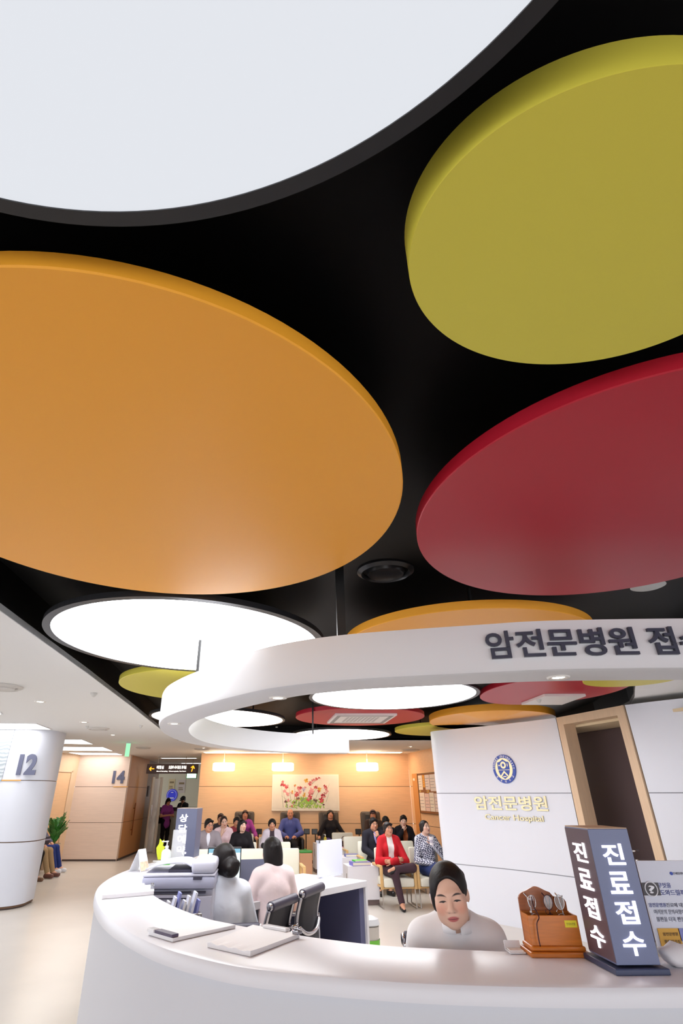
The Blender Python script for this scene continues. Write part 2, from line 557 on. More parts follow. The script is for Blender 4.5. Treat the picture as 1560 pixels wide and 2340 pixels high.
vent(328, 1708, 0.2, 'round white air diffuser in front of the corridor sign')
vent(462, 1711, 0.22, 'round air diffuser over the left end of the maple wall')
vent(938, 1713, 0.25, 'round air diffuser over the right end of the maple wall')
vent(880, 1303, 0.2, 'round black air diffuser on the black ceiling between orange and red discs', BLACK, mat('black_diffuser', (34, 34, 37), 0.3))
def detector(px, py, z, label, r=0.04, c=(205, 203, 200)):
    w = Z(px, py, z)
    bm = B(); lathe(bm, [(r, -0.0005), (r, -0.02), (r * .7, -0.035), (r * .3, -0.05), (0, -0.05)], n=18)
    o = obj('smoke_detector', bm, mat('detector_plastic_%d' % c[0], c, .5), None, 'auto', loc=(w.x, w.y, z))
    return tag(o, label, 'detector')
detector(215, 1583, CEIL, 'tiny white detector on the white ceiling beside the black edge')
detector(322, 1657, CEIL, 'tiny white detector near the narrow tip of the black ceiling', .03)
detector(199, 1659, CEIL, 'tiny white detector beside the second downlight', .03)
detector(1230, 1597, 2.80, 'tiny pale detector on the far red disc', .03)
detector(632, 1661, BLACK, 'small white dome detector on the black ceiling behind the ring', .07)
sp = Z(1479, 1336, BLACK)
bm = B(); lathe(bm, [(0.115, -0.0005), (0.12, -0.012), (0.1, -0.02), (0, -0.024)], n=32)
tag(obj('ceiling_speaker', bm, mat('speaker_grille_grey', (200, 204, 206), .5), None, 'auto', loc=(sp.x, sp.y, BLACK)), 'round pale grey speaker on the black ceiling beside the red disc', 'speaker')
# ================================================================== CEILING DISCS AND LAMPS
m_or = mat('orange_lacquer', (247, 170, 50), 0.42)
m_gr = mat('olive_green_lacquer', (214, 202, 74), 0.42)
m_rd = mat('crimson_lacquer', (178, 24, 46), 0.4)
m_lamp = mat('luminous_lamp_film', (250, 252, 255), 0.6, emit=LAMP_E)
m_lampring = mat('dark_lamp_trim', (30, 30, 33), 0.35)
m_lamp_soft = mat('soft_luminous_lamp_film', (244, 248, 255), 0.6, emit=0.80)
m_lamp_soft.node_tree.nodes['Principled BSDF'].inputs['Base Color'].default_value = (.08, .08, .085, 1)
m_lamp_soft.node_tree.nodes['Principled BSDF'].inputs['Specular IOR Level'].default_value = .15
m_hang = mat('black_steel', (14, 14, 15), 0.4)
DZ = 2.82
def hangers(t, rx, ry, top, ang):
    for k in range(3):
        a = ang + k * 2 * PI / 3 + .4
        bm = B(); cyl(bm, (0.55 * rx * math.cos(a), 0.55 * ry * math.sin(a), (top + BLACK - DZ_now[0]) / 2), 0.012, BLACK - DZ_now[0] - top, 8)
        obj('hanger', bm, m_hang, t)
DZ_now = [DZ]
def disc(x, y, rx, ry, ang, m, label, th=0.07, z=DZ, cat='ceiling panel'):
    DZ_now[0] = z
    t = thing('ceiling_disc', label, cat, (x, y, z), math.radians(ang), 'coloured discs under the black ceiling')
    bm = B(); lathe(bm, [(0, 0), (0.996, 0), (1, 0.004 ), (1, th), (0, th)], n=128, sx=rx, sy=ry)
    obj('panel', bm, m, t, 'auto')
    hangers(t, rx, ry, th, 0)
    return t
def lamp(x, y, rx, ry, ang, label, rim=0.05, th=0.035, z=DZ, film=None):
    DZ_now[0] = z
    t = thing('ceiling_lamp', label, 'ceiling lamp', (x, y, z), math.radians(ang), 'round luminous lamps under the black ceiling')
    n = 128
    bm = B()
    def ring(dx, zz):
        return [bm.verts.new(((rx + dx) * math.cos(2 * PI * i / n), (ry + dx) * math.sin(2 * PI * i / n), zz)) for i in range(n)]
    rs = [ring(-0.012, 0.004), ring(-0.012, -0.004), ring(rim, -0.004), ring(rim, th), ring(-0.012, th)]
    for a, b in zip(rs, rs[1:]):
        for i in range(n):
            j = (i + 1) % n
            bm.faces.new((a[i], a[j], b[j], b[i]))
    obj('rim', bm, m_lampring, t)
    bm = B(); lathe(bm, [(0, 0), (1, 0), (1, .003), (0, .003)], n=n, sx=rx - .008, sy=ry - .008)
    obj('diffuser', bm, film or m_lamp, t)
    bm = B(); lathe(bm, [(0, th - .004), (1, th - .004), (1, th), (0, th)], n=n, sx=rx, sy=ry)
    obj('back_plate', bm, m_hang, t)
    hangers(t, rx, ry, th, 0)
    return t
disc(-0.67, 1.987, 1.166, 1.082, -99.8, m_or, 'large orange disc at the left, nearest the camera', .055)
disc(0.687, 0.79, 0.446, 0.357, -173.2, m_gr, 'large olive green disc at the upper right, nearest the camera', .105)
disc(1.46, 2.141, 1.036, 0.927, -107.5, m_rd, 'large crimson disc at the right above the ring sign', .06)
disc(1.336, 4.403, 0.985, 0.985, 0, m_or, 'orange disc peeping over the ring sign behind the crimson disc', .06)
disc(-1.12, 6.42, 1.06, 1.0, -86, m_gr, 'olive green disc behind the round lamp at the left', .06)
disc(0.91, 9.19, 1.112, 1.041, -97.4, m_rd, 'small far red disc carrying the white air conditioner grille', .06)
disc(2.83, 11.17, 1.03, 1.03, 0, m_gr, 'farthest olive disc beside the end of the white wall', .06)
disc(3.204, 9.657, 1.36, 1.027, -106.8, m_or, 'orange disc just above the white wall with the crest', .10)
disc(3.003, 6.68, 1.067, 0.79, -86, m_rd, 'dark red disc carrying the flat white panel behind the ring sign', .06)
disc(3.40, 5.66, 0.46, 0.42, 0, m_gr, 'small olive sliver under the right end of the ring sign', .05, 2.77)
lamp(-0.287, 0.069, 0.815, 0.618, 164.4, 'huge white luminous disc at the top left, nearest the camera', .020, film=m_lamp_soft)
lamp(-0.921, 4.34, 1.14, 1.03, -112, 'white luminous disc between orange disc and ring sign', .045)
lamp(-1.40, 9.30, 1.2, 1.02, -114.6, 'white luminous disc seen through the left bend of the ring sign', .03)
lamp(1.131, 7.07, 1.13, 1.03, -84, 'white luminous disc in the middle of the ring sign opening', .035)
lamp(0.80, 12.0, 1.17, 1.0, -100, 'farthest white luminous disc over the end of the ring sign', .03)

# ceiling air conditioner and flat panel under two of the red discs
def cassette(pts, label, grille):
    P = [Z(px, py, 2.80) for px, py in pts]
    c = sum(P, Vector()) / 4
    t = thing('air_conditioner' if grille else 'access_panel', label, 'air conditioner' if grille else 'panel', (c.x, c.y, 2.82))
    q = [(p.x - c.x, p.y - c.y) for p in P]
    m_ac = mat('air_conditioner_white', (226, 222, 220), .45)
    obj('face_plate', prism(B(), q, -0.03, -0.001), m_ac, t)
    if grille:
        q2 = [(x * .56, y * .56) for x, y in q]
        bm = B()
        for i in range(4):
            j = (i + 1) % 4
            o = [(q[k][0] * .92, q[k][1] * .92) for k in (i, j)]; n_ = [(q[k][0] * .80, q[k][1] * .80) for k in (i, j)]
            prism(bm, [o[0], o[1], n_[1], n_[0]], -0.034, -0.0305)
        obj('air_slot', bm, mat('air_slot_grey', (150, 146, 146), .6), t)
        bm = B()
        for k in range(9):
            s0, s1 = k / 9 + .01, k / 9 + .075
            lerp = lambda a, b, s: (a[0] + (b[0] - a[0]) * s, a[1] + (b[1] - a[1]) * s)
            prism(bm, [lerp(q2[0], q2[1], s0), lerp(q2[0], q2[1], s1), lerp(q2[3], q2[2], s1), lerp(q2[3], q2[2], s0)], -0.034, -0.0305)
        obj('intake_grille', bm, mat('intake_grille_grey', (188, 184, 184), .6), t)
    return t
cassette([(766, 1633), (907, 1633), (878, 1652), (747, 1652)], 'white square air conditioner grille on the far red disc', True)
cassette([(1244, 1589), (1338, 1589), (1283, 1609), (1191, 1609)], 'flat white square panel on the dark red disc', False)

# ================================================================== RING SIGN
RB, RT = 2.25, 2.50
m_ringw = mat('white_ring_lacquer', (214, 214, 217), 0.42)
ring_pts = [(3.9, 2.95), (3.0, 2.70), (2.3, 2.6), (1.83, 2.595), (1.25, 2.63), (0.93, 2.70), (0.25, 2.89), (-0.15, 3.12), (-0.40, 3.39), (-0.71, 3.81), (-0.96, 4.19), (-1.16, 4.6), (-1.33, 5.2),
            (-1.42, 5.9), (-1.40, 6.65), (-1.22, 7.35), (-0.92, 7.9), (-0.48, 8.35), (0.0, 8.58), (0.63, 8.66)]
rp = smooth_path(ring_pts, 6)
ring = thing('ring_sign', 'suspended white ring canopy with dark lettering over the reception counter', 'hanging sign', (0, 0, RB))
prof = [(0.0, 0.028), (-0.008, 0.010), (-0.03, 0.0), (-0.27, 0.0), (-0.27, RT - RB), (0.0, RT - RB)]
bm = B(); sweep(bm, rp, [(-o, z) if False else (o, z) for o, z in prof])
obj('fascia', bm, m_ringw, ring, 'auto')
# lettering bent along the fascia
cum = [0.0]
for a, b in zip(rp, rp[1:]):
    cum.append(cum[-1] + (b - a).length)
rn = normals2(rp)
def on_ring(s, off):
    for i in range(len(cum) - 1):
        if s <= cum[i + 1]:
            k = (s - cum[i]) / (cum[i + 1] - cum[i])
            p = rp[i].lerp(rp[i + 1], k); n = rn[i].lerp(rn[i + 1], k).normalized()
            return p + n * off
    return rp[-1]
def s_at(px):
    """arc length on the fascia seen at photo column px"""
    best = None
    for i in range(len(rp)):
        y = Vector((rp[i].x, rp[i].y, 2.38)) - Vector((0, 0, EYE))
        dep = y.y * math.cos(TILT) + y.z * math.sin(TILT)
        x = PCX + FPX * y.x / dep
        if rp[i].y < 3.5 and (best is None or abs(x - px) < best[0]):
            best = (abs(x - px), i)
    i = best[1]
    return cum[i]
m_letter = mat('dark_slate_letters', (52, 54, 72), 0.35)
s_l, s_r = s_at(1127), s_at(1457)
word = text_mesh('암전문병원 접수', 1.0, 0.02, 0.016)
xs = [v.x for v in word[0]]
first = text_mesh('암전문병원', 1.0, 0.02, 0.016)
fx = [v.x for v in first[0]]; wfirst = max(fx) - min(fx)
sc_x = (s_l - s_r) / wfirst
ys = [v.y for v in word[0]]
sc_y = 0.138 / (max(ys) - min(ys)); ym = (max(ys) + min(ys)) / 2
x0 = min(xs)
def ring_map(x, y, z):
    p = on_ring(s_l - (x - x0) * sc_x, 0.001 + 0.010 + z * 0.9)
    return (p.x, p.y, (2.386 - RB) + (y - ym) * sc_y)
place_text('lettering', word, m_letter, ring, ring_map)
for px, py in ((635, 1594), (1275, 1547), (398, 1653)):
    w = Z(px, py, RB)
    bm = B(); lathe(bm, [(0.03, -0.003), (0.047, -0.008), (0.055, -0.006), (0.057, -0.0005)], (w.x, w.y, 0), n=22)
    d = obj('downlight', bm, m_ring, ring, True)
    bm = B(); lathe(bm, [(0, -0.003), (0.03, -0.003)], (w.x, w.y, 0), n=18)
    obj('bulb', bm, m_spot, d)
for (px, py, wd_, off) in ((758, 1459, .05, -.13), (703, 1672, .022, -.2), (410, 1552, .022, -.14)):
    s = min(range(len(rp)), key=lambda i: abs((PCX + FPX * rp[i].x / (rp[i].y * math.cos(TILT) + (RT - EYE) * math.sin(TILT))) - px) + abs((PCY - FPX * (-rp[i].y * math.sin(TILT) + (RT - EYE) * math.cos(TILT)) / (rp[i].y * math.cos(TILT) + (RT - EYE) * math.sin(TILT))) - py))
    p = rp[s] + rn[s] * off
    bm = B(); box(bm, (p.x, p.y, (RT - RB + BLACK - RB) / 2), (wd_, wd_, BLACK - RT), bev=.002)
    obj('suspension_post', bm, m_hang, ring)
# ================================================================== RECEPTION COUNTER
CT = 1.18
m_solid = mat('white_solid_surface', (220, 219, 225), 0.3)
m_counter = mat('white_counter_front', (206, 207, 214), 0.42)
c_out = [(3.4, 2.52), (2.6, 2.34), (1.9, 2.24), (1.13, 2.205), (0.71, 2.21), (0.30, 2.26), (-0.11, 2.38), (-0.35, 2.51), (-0.65, 2.79), (-1.01, 3.33), (-1.30, 4.01), (-1.42, 4.55), (-1.44, 5.1), (-1.36, 5.7), (-1.18, 6.15), (-0.85, 6.45)]
cp = smooth_path(c_out, 6)
inn = smooth_path([(3.3, 2.84), (2.55, 2.7), (1.85, 2.6), (1.3, 2.55), (0.77, 2.63), (0.36, 2.71), (0.13, 2.81), (-0.05, 2.92), (-0.41, 3.18), (-0.70, 3.56), (-0.95, 4.02), (-1.09, 4.42), (-1.13, 4.85), (-1.10, 5.35), (-0.98, 5.75), (-0.75, 5.98)], 6)
counter = thing('reception_counter', 'long white curved reception counter in the foreground', 'counter', (0, 0, 0))
def ribbon(bm, A, Bp, z0, z1, rnd=0.0):
    n = len(A)
    rows = []
    for a, b in zip(A, Bp):
        d = (b - a).normalized()
        r = rnd
        rows.append([(a.x, a.y, z0), (a.x, a.y, z1 - r), (a.x + d.x * r * .3, a.y + d.y * r * .3, z1 - r * .3), (a.x + d.x * r, a.y + d.y * r, z1), (b.x - d.x * r * .5, b.y - d.y * r * .5, z1), (b.x, b.y, z1 - r * .5), (b.x, b.y, z0)])
    vs = [[bm.verts.new(p) for p in r] for r in rows]
    k = len(rows[0])
    for r, q in zip(vs, vs[1:]):
        for i in range(k):
            j = (i + 1) % k
            bm.faces.new((r[i], r[j], q[j], q[i]))
    bm.faces.new(vs[0][::-1]); bm.faces.new(vs[-1])
bm = B(); ribbon(bm, cp, inn, CT - 0.055, CT, 0.022); obj('counter_top', bm, m_solid, counter, 'auto')
nn = normals2(cp)
inner_body = [p.lerp(q, 0.42) for p, q in zip(cp, inn)]
front = [p.lerp(q, 0.03) for p, q in zip(cp, inn)]
bm = B(); ribbon(bm, front, inner_body, 0.0, CT - 0.056, 0.0); obj('counter_body', bm, m_counter, counter, 'auto')

# ------------------------------------------------------------------ lit sign towers
m_tower = mat('slate_blue_sign_body', (106, 114, 148), 0.35)
m_tower_side = mat('plum_sign_side', (92, 74, 82), 0.35)
m_lit = mat('lit_white_lettering', (255, 250, 255), 0.5, emit=2.6)
def tower(name, c, w, d, h, rz, front_txt, side_txt, label, foot=.018, fw=.62, base=True, colour=None, shift=0.0):
    t = thing(name, label, 'sign', (c[0], c[1], CT), rz)
    body = obj('sign_body', box(B(), (0, 0, h / 2 + .012), (w, d, h - .024), bev=.002), colour or m_tower, t)
    if base:
        obj('sign_base', box(B(), (0, 0, .009), (w + 2 * foot, d + 2 * foot, .018), bev=.003), mat('dark_slate_base', (58, 66, 96), .35), t)
    obj('side_panel', bx(B(), -w / 2 - .0015, -w / 2 - .0002, -d / 2 + .002, d / 2 - .002, .03, h - .004), m_tower_side, t)
    obj('cap_plate', bx(B(), -w / 2 + .001, w / 2 - .001, -d / 2 + .001, d / 2 - .001, h, h + .003), mat('tan_cap_plate', (190, 160, 132), .5), t)
    n = len(front_txt)
    parts = []
    for i, ch in enumerate(front_txt):
        g = fit_text(text_mesh(ch, 1, .003, .016), w * fw, h * .155)
        parts.append(shift_text(g, 0, h * (.81 - i * (.615 / max(1, n - 1)))))
    tx = join_text(parts)
    place_text('lettering', tx, m_lit, t, lambda x, y, z: (x + shift, -d / 2 - .001 + -z, y))
    if side_txt:
        parts = []
        for i, ch in enumerate(side_txt):
            g = fit_text(text_mesh(ch, 1, .003, .012), d * .52, h * .15)
            parts.append(shift_text(g, 0, h * (.81 - i * (.61 / max(1, n - 1)))))
        tx = join_text(parts)
        place_text('side_lettering', tx, m_lit, t, lambda x, y, z: (-w / 2 - .003 - z, -x, y))
    return t
tower('sign_tower', (1.143, 2.415), 0.152, 0.185, 0.425, math.radians(2), '진료접수', '진료접수', 'slate blue lit sign tower standing on the counter at the right', fw=.52)
t2 = tower('sign_tower', (Z(428, 1960, CT).x + .015, 5.90), 0.20, 0.18, 0.42, math.radians(-6), '상담예약', '', 'slate blue lit sign tower on the far end of the counter, beside the sanitizer', base=False, fw=.40, colour=mat('slate_grey_sign_body', (98, 102, 128), .35), shift=-.028)
obj('indicator_lamp', cyl(B(), (.02, -.095, .06), .007, .004, 10, 'y'), m_lit, t2)

# ------------------------------------------------------------------ reading glasses stand
m_oak = mat('honey_lacquered_wood', (196, 112, 36), 0.3, noise=(14, .12, (1, 1, 9)))
m_oak2 = mat('reddish_lacquered_wood', (158, 84, 30), 0.3, noise=(14, .12, (1, 1, 9)))
gs = thing('glasses_stand', 'honey wooden stand holding reading glasses on the counter', 'stand', (0.965, 2.585, CT), math.radians(-1))
bm = B(); box(bm, (0, 0, .008), (.225, .125, .016), bev=.004); box(bm, (0, .004, .024), (.205, .108, .016), bev=.006)
obj('stand_base', bm, m_oak, gs)
bm = B()
prism(bm, [(-.094, -.034), (.094, -.034), (.094, .036), (-.094, .036)], .032, .034)
for y0, y1, hh in ((-.040, -.032, .125), (.034, .040, .128)):
    bx(bm, -.095, .095, y0, y1, .032, hh, .0015)
for x0, x1 in ((-.095, -.088), (.088, .095)):
    bx(bm, x0, x1, -.032, .034, .032, .125, .0015)
obj('holder_box', bm, m_oak, gs)
bm = B()
pts = [(-.094, .03)]
for k in range(0, 49):
    u = -1 + 2 * k / 48
    x = .094 * u
    z = .185 + .022 * math.exp(-((x + .02) / .04) ** 2) - .018 * max(0, (abs(x) - .075) / .02) ** 2 - (.012 if x > .035 else 0) * min(1, (x - .035) / .012)
    pts.append((x, z))
pts.append((.094, .03))
lo = [bm.verts.new((x, .042, z)) for x, z in pts]; hi = [bm.verts.new((x, .052, z)) for x, z in pts]
bm.faces.new(lo); bm.faces.new(hi[::-1])
for i in range(len(pts)):
    j = (i + 1) % len(pts)
    bm.faces.new((lo[i], hi[i], hi[j], lo[j]))
obj('back_board', bm, m_oak2, gs)
obj('yellow_label', bx(B(), .042, .088, -.0412, -.0402, .088, .110), mat('yellow_sticker', (226, 210, 40), .5), gs)
tx = fit_text(text_mesh('안경보관함', 1, .0004, 0), .034, .008)
place_text('label_lettering', tx, mat('olive_print', (120, 112, 30), .6), gs, lambda x, y, z: (x + .065, -.0414 - z, y + .099))
m_lens = mat('clear_lens', (235, 240, 245), 0.03, trans=1.0)
m_wire = mat('silver_wire_frame', (200, 196, 192), 0.2, 1.0)
m_wire_d = mat('dark_wire_frame', (60, 30, 34), 0.3, .6)
def glasses(x, label, tiltz, wire, up=.132):
    c = Matrix.Translation((0.965 + x, 2.585, CT + up))
    t = thing('reading_glasses', label, 'glasses', (0.965 + x, 2.578, CT + up), tiltz, 'reading glasses in the wooden stand')
    # standing upright: lenses stacked vertically, temples folded behind
    bmf = B(); bml = B()
    for s, zz in ((1, .030), (-1, -.030)):
        pts = [(.017 * math.cos(a) * (1 + .1 * math.sin(a)), -.004, zz + .024 * math.sin(a)) for a in [2 * PI * k / 22 for k in range(23)]]
        tube(bmf, pts, .0013, 6, False)
        vs = [bml.verts.new((p[0] * .95, p[1], zz + (p[2] - zz) * .95)) for p in pts[:-1]]
        ws = [bml.verts.new((p[0] * .95, p[1] + .0016, zz + (p[2] - zz) * .95)) for p in pts[:-1]]
        bml.faces.new(vs); bml.faces.new(ws[::-1])
        for i in range(len(vs)):
            j = (i + 1) % len(vs)
            bml.faces.new((vs[i], ws[i], ws[j], vs[j]))
    tube(bmf, [(-.012, -.004, .008), (-.017, -.007, 0), (-.012, -.004, -.008)], .0014, 6)
    obj('frame', bmf, wire, t, True)
    obj('lenses', bml, m_lens, t)
    for s in (1, -1):
        bm = B(); tube(bm, [(.014, 0, .05 * s), (.012, .012, .052 * s), (.004, .016, 0.0), (-.004, .02, -.045 * s), (-.014, .022, -.058 * s)], [.0016, .0016, .0015, .002, .0024], 6)
        obj('temple', bm, wire, t, True)
    return t
g1 = glasses(-.062, 'wire reading glasses at the left end of the wooden stand, dark cord hanging', .25, m_wire)
bm = B(); tube(bm, smooth_path([(-.004, -.012, .05), (-.012, -.03, .02), (-.006, -.043, -.01), (-.022, -.046, -.03), (-.025, -.046, -.07), (-.024, -.047, -.098)], 6), .0022, 6)
obj('neck_cord', bm, m_wire_d, g1, True)
glasses(.004, 'dark wire reading glasses in the middle of the wooden stand', -.15, m_wire_d)
glasses(.050, 'clear reading glasses at the right end of the wooden stand', -.45, m_wire)

# small clear card tray beside the receptionist
p = Z(1180, 2178, CT)
m_acr = mat('clear_white_acrylic', (236, 236, 240), .12, coat=.4)
t = thing('card_tray', 'small white acrylic card tray between receptionist and glasses stand', 'tray', (p.x, p.y + .02, CT), 0)
bm = B(); box(bm, (0, -.01, .004), (.062, .06, .006), bev=.002); obj('tray', bm, m_acr, t)
bm = B(); box(bm, (0, .022, .016), (.062, .005, .03), rx=-.3, bev=.001); obj('back_plate', bm, m_acr, t)
bm = B(); box(bm, (0.0, -.008, .0085), (.05, .045, .003)); obj('cards', bm, mat('white_card', (240, 240, 242), .6), t)

# ------------------------------------------------------------------ document pads lying on the counter
m_pad = mat('white_paper_pad', (232, 230, 232), 0.6)
m_padedge = mat('grey_clip_metal', (150, 150, 158), 0.25, .9)
def pad(corners, th, label, clip, wavy=False):
    P = [Z(px, py, CT + th) for px, py in corners]      # near-left, near-right, far-right, far-left
    c = sum(P, Vector()) / 4
    t = thing('document_pad', label, 'document pad', (c.x, c.y, CT), 0, 'white document pads on the counter')
    q = [Vector((p.x - c.x, p.y - c.y)) for p in P]
    n = 14
    bm = B()
    gridv = []
    for i in range(n + 1):
        u = i / n
        row = []
        for j in range(n + 1):
            v = j / n
            p = q[0].lerp(q[1], u).lerp(q[3].lerp(q[2], u), v)
            z = th + (0.003 * math.sin(u * 21) * max(0, 1 - v * 4) if wavy else 0.0)
            row.append((bm.verts.new((p.x, p.y, z)), bm.verts.new((p.x, p.y, 0.0015))))
        gridv.append(row)
    for i in range(n):
        for j in range(n):
            bm.faces.new((gridv[i][j][0], gridv[i + 1][j][0], gridv[i + 1][j + 1][0], gridv[i][j + 1][0]))
            bm.faces.new((gridv[i][j][1], gridv[i][j + 1][1], gridv[i + 1][j + 1][1], gridv[i + 1][j][1]))
    for i in range(n):
        for j in (0, n):
            bm.faces.new((gridv[i][j][0], gridv[i][j][1], gridv[i + 1][j][1], gridv[i + 1][j][0]))
            bm.faces.new((gridv[j][i][0], gridv[j][i + 1][0], gridv[j][i + 1][1], gridv[j][i][1]))
    obj('sheets', bm, m_pad, t)
    for (u0, v0, u1, v1, w, kind) in clip:
        a = q[0].lerp(q[1], u0).lerp(q[3].lerp(q[2], u0), v0); b = q[0].lerp(q[1], u1).lerp(q[3].lerp(q[2], u1), v1)
        m_ = (a + b) / 2; ang = math.atan2(b.y - a.y, b.x - a.x)
        bm = B(); box(bm, (m_.x, m_.y, th + .006), ((b - a).length, w, .012), rz=ang, bev=.003)
        if kind == 'clip':
            tube(bm, [(a.x, a.y, th + .014), (m_.x, m_.y, th + .016), (b.x, b.y, th + .014)], .003, 8)
        obj('clip', bm, m_padedge if kind == 'clip' else mat('purple_stamp_pad', (74, 62, 86), .4) if kind == 'stamp' else m_acr, t)
    return t
pad([(392, 2146), (398, 2147), (540, 2114), (470, 2098)], .012, 'placeholder', []) if False else None
pad([(340, 2128), (395, 2144), (538, 2113), (462, 2098)], .014, 'white paper pad with a dark purple clip, second from the left on the counter', [(-.02, .03, .25, .03, .035, 'acrylic'), (.28, .04, .98, .04, .035, 'stamp')])
pad([(474, 2154), (572, 2175), (684, 2133), (578, 2113)], .016, 'largest white paper pad with wavy near edge, beside the office chairs', [(.28, .98, .78, .98, .03, 'acrylic'), (.93, .96, 1.05, .96, .03, 'clip')], True)
pad([(234, 2047), (240, 2047.5), (362, 2033), (352, 2022)], .014, 'narrow white folder on the counter left of the copier', [(.2, .97, .9, .97, .018, 'acrylic')]) if False else None
P0 = [(234, 2046), (352, 2036), (352, 2021), (238, 2029)]
pad(P0, .02, 'narrow white folder lying across the counter by the copier', [(.96, .3, .96, .8, .014, 'clip')])

# tent card, paper slip, sanitizer, flyer stand
tc = Z(315, 1992, CT)
t = thing('tent_card', 'white folded tent card with pale orange print, on the left bend of the counter', 'tent card', (tc.x, tc.y + .03, CT), -.35)
bm = B()
a0, a1, tp0, tp1, b0, b1 = (-.055, -.06, .001), (-.055, .06, .001), (0.005, -.05, .15), (0.005, .05, .15), (.055, -.06, .001), (.055, .06, .001)
for q in ((a0, a1, tp1, tp0), (b0, tp0, tp1, b1)):
    quad(bm, *q)
o = obj('card', bm, mat('white_card', (240, 240, 242), .6), t)
so = o.modifiers.new('thickness', 'SOLIDIFY'); so.thickness = .002
bm = B(); quad(bm, (.0575, -.054, .008), (.0575, .054, .008), (.034, .052, .066), (.034, -.052, .066)); 
o = obj('printed_picture', bm, mat('peach_print', (238, 196, 168), .6, noise=(40, .25)), t)
sl = Z(324, 1975, CT)
tag(obj('paper_slip', box(B(), (0, 0, .002), (.1, .06, .003), rz=.2), mat('white_card', (240, 240, 242), .6), None, loc=(Z(362, 1968, CT).x, Z(362, 1968, CT).y, CT)), 'small white paper slip on the counter next to the sanitizer bottle', 'paper')
sb = Z(377, 1976, CT)
t = thing('sanitizer_bottle', 'clear pump bottle of green hand sanitizer on the counter', 'bottle', (sb.x, sb.y, CT))
t.scale = (.85, .85, .88)
bm = B(); lathe(bm, [(0, .001), (.038, .001), (.042, .006), (.042, .105), (.034, .122), (.014, .132), (.014, .14), (0, .14)], n=28, sx=1.15, sy=.8); obj('bottle', bm, mat('bottle_white_film', (228, 236, 232), .2), t, 'auto')
bm = B(); lathe(bm, [(.0435, .002), (.044, .016), (.0435, .03)], n=28, sx=1.15, sy=.8); obj('green_base', bm, mat('leaf_green_plastic', (96, 196, 60), .3), t, 'auto')
bm = B(); lathe(bm, [(0, .14), (.018, .14), (.018, .158), (.007, .16), (.007, .19), (.016, .192), (.016, .2), (0, .202)], n=20); box(bm, (-.03, -.005, .195), (.05, .014, .01), bev=.003); obj('pump', bm, mat('white_pump_plastic', (232, 232, 230), .3), t, 'auto')
obj('bottle_label', bx(B(), -.03, .035, -.0365, -.0352, .035, .1), mat('white_card', (240, 240, 242), .6), t)
fy = Z(358, 1966, CT)
t = thing('leaf_flyer', 'lime yellow leaf shaped flyer standing behind the sanitizer bottle', 'flyer', (fy.x + .012, fy.y + .06, CT), .1)
t.scale = (.85, 1, .85)
bm = B()
pts = [(-.02, .0), (.02, .0), (.03, .07), (.045, .12), (.02, .13), (.03, .19), (.005, .175), (-.02, .2), (-.025, .15), (-.05, .11), (-.04, .06)]
lo = [bm.verts.new((x, -.002, z)) for x, z in pts]; hi = [bm.verts.new((x, .002, z)) for x, z in pts]
bm.faces.new(lo); bm.faces.new(hi[::-1])
for i in range(len(pts)):
    j = (i + 1) % len(pts); bm.faces.new((lo[i], hi[i], hi[j], lo[j]))
obj('flyer', bm, mat('lime_yellow_card', (214, 224, 44), .5), t)
fs = Z(405, 1972, CT)
t = thing('flyer_stand', 'clear acrylic flyer stand in front of the far sign tower', 'stand', (fs.x, fs.y - .02, CT), .1)
bm = B(); box(bm, (0, 0, .13), (.12, .004, .25), rx=-.12, bev=.001); box(bm, (0, -.02, .004), (.12, .09, .006), bev=.001)
m_glassy = bpy.data.materials.new('thin_clear_acrylic'); m_glassy.use_nodes = True
bb = m_glassy.node_tree.nodes['Principled BSDF']; bb.inputs['Base Color'].default_value = (.85, .85, .86, 1); bb.inputs['Alpha'].default_value = .45; bb.inputs['Roughness'].default_value = .15
obj('holder', bm, m_glassy, t)

# printed information board at the right, behind the lit tower
m_board = mat('pale_information_board', (214, 216, 228), .45)
bY = 2.62
a = D(1455, 1967, bY); b = D(1640, 2215, bY)
bd = thing('information_board', 'white printed information board behind the lit sign tower at the right edge', 'notice board', (a.x, bY, CT))
W_, H_ = b.x - a.x + .25, a.z - CT
obj('board_panel', bx(B(), 0, W_, 0, .012, 0.0, H_), m_board, bd)
def bp(px, py):
    q = D(px, py, bY); return q.x - a.x, q.z - CT
def btext(s, x0, y0, x1, y1, m, nm='lettering', bold=.01, off=.0012):
    p0, p1 = bp(x0, y1), bp(x1, y0)
    tx = fit_text(text_mesh(s, 1, .001, bold), p1[0] - p0[0], p1[1] - p0[1])
    cx, cz = (p0[0] + p1[0]) / 2, (p0[1] + p1[1]) / 2
    place_text(nm, tx, m, bd, lambda x, y, z: (x + cx, -off - z, y + cz))
m_navy = mat('navy_print', (70, 76, 140), .6); m_gray = mat('grey_print', (96, 96, 112), .6)
p0, p1 = bp(1471, 2046), bp(1502, 2017)
obj('question_tile', bx(B(), p0[0], p1[0], -.003, -.0005, p0[1], p1[1]), mat('charcoal_tile', (70, 66, 70), .5), bd)
bm = B()
cx, cz, R_ = (p0[0] + p1[0]) / 2, (p0[1] + p1[1]) / 2, (p1[0] - p0[0]) * .36
tube(bm, [(cx + R_ * math.cos(k * PI / 12), -.0035, cz + R_ * math.sin(k * PI / 12)) for k in range(25)], .0022, 6, False)
obj('question_ring', bm, mat('white_print', (236, 236, 240), .5), bd)
btext('?', 1482, 2023, 1492, 2041, mat('white_print', (236, 236, 240), .5), 'question_mark', .02, .0042)
btext('무엇을', 1503, 2017, 1530, 2029, m_navy)
btext('도와드릴까요?', 1510, 2033, 1578, 2046, m_navy)
btext('암전문병원', 1483, 2063, 1519, 2073, m_navy, bold=.006)
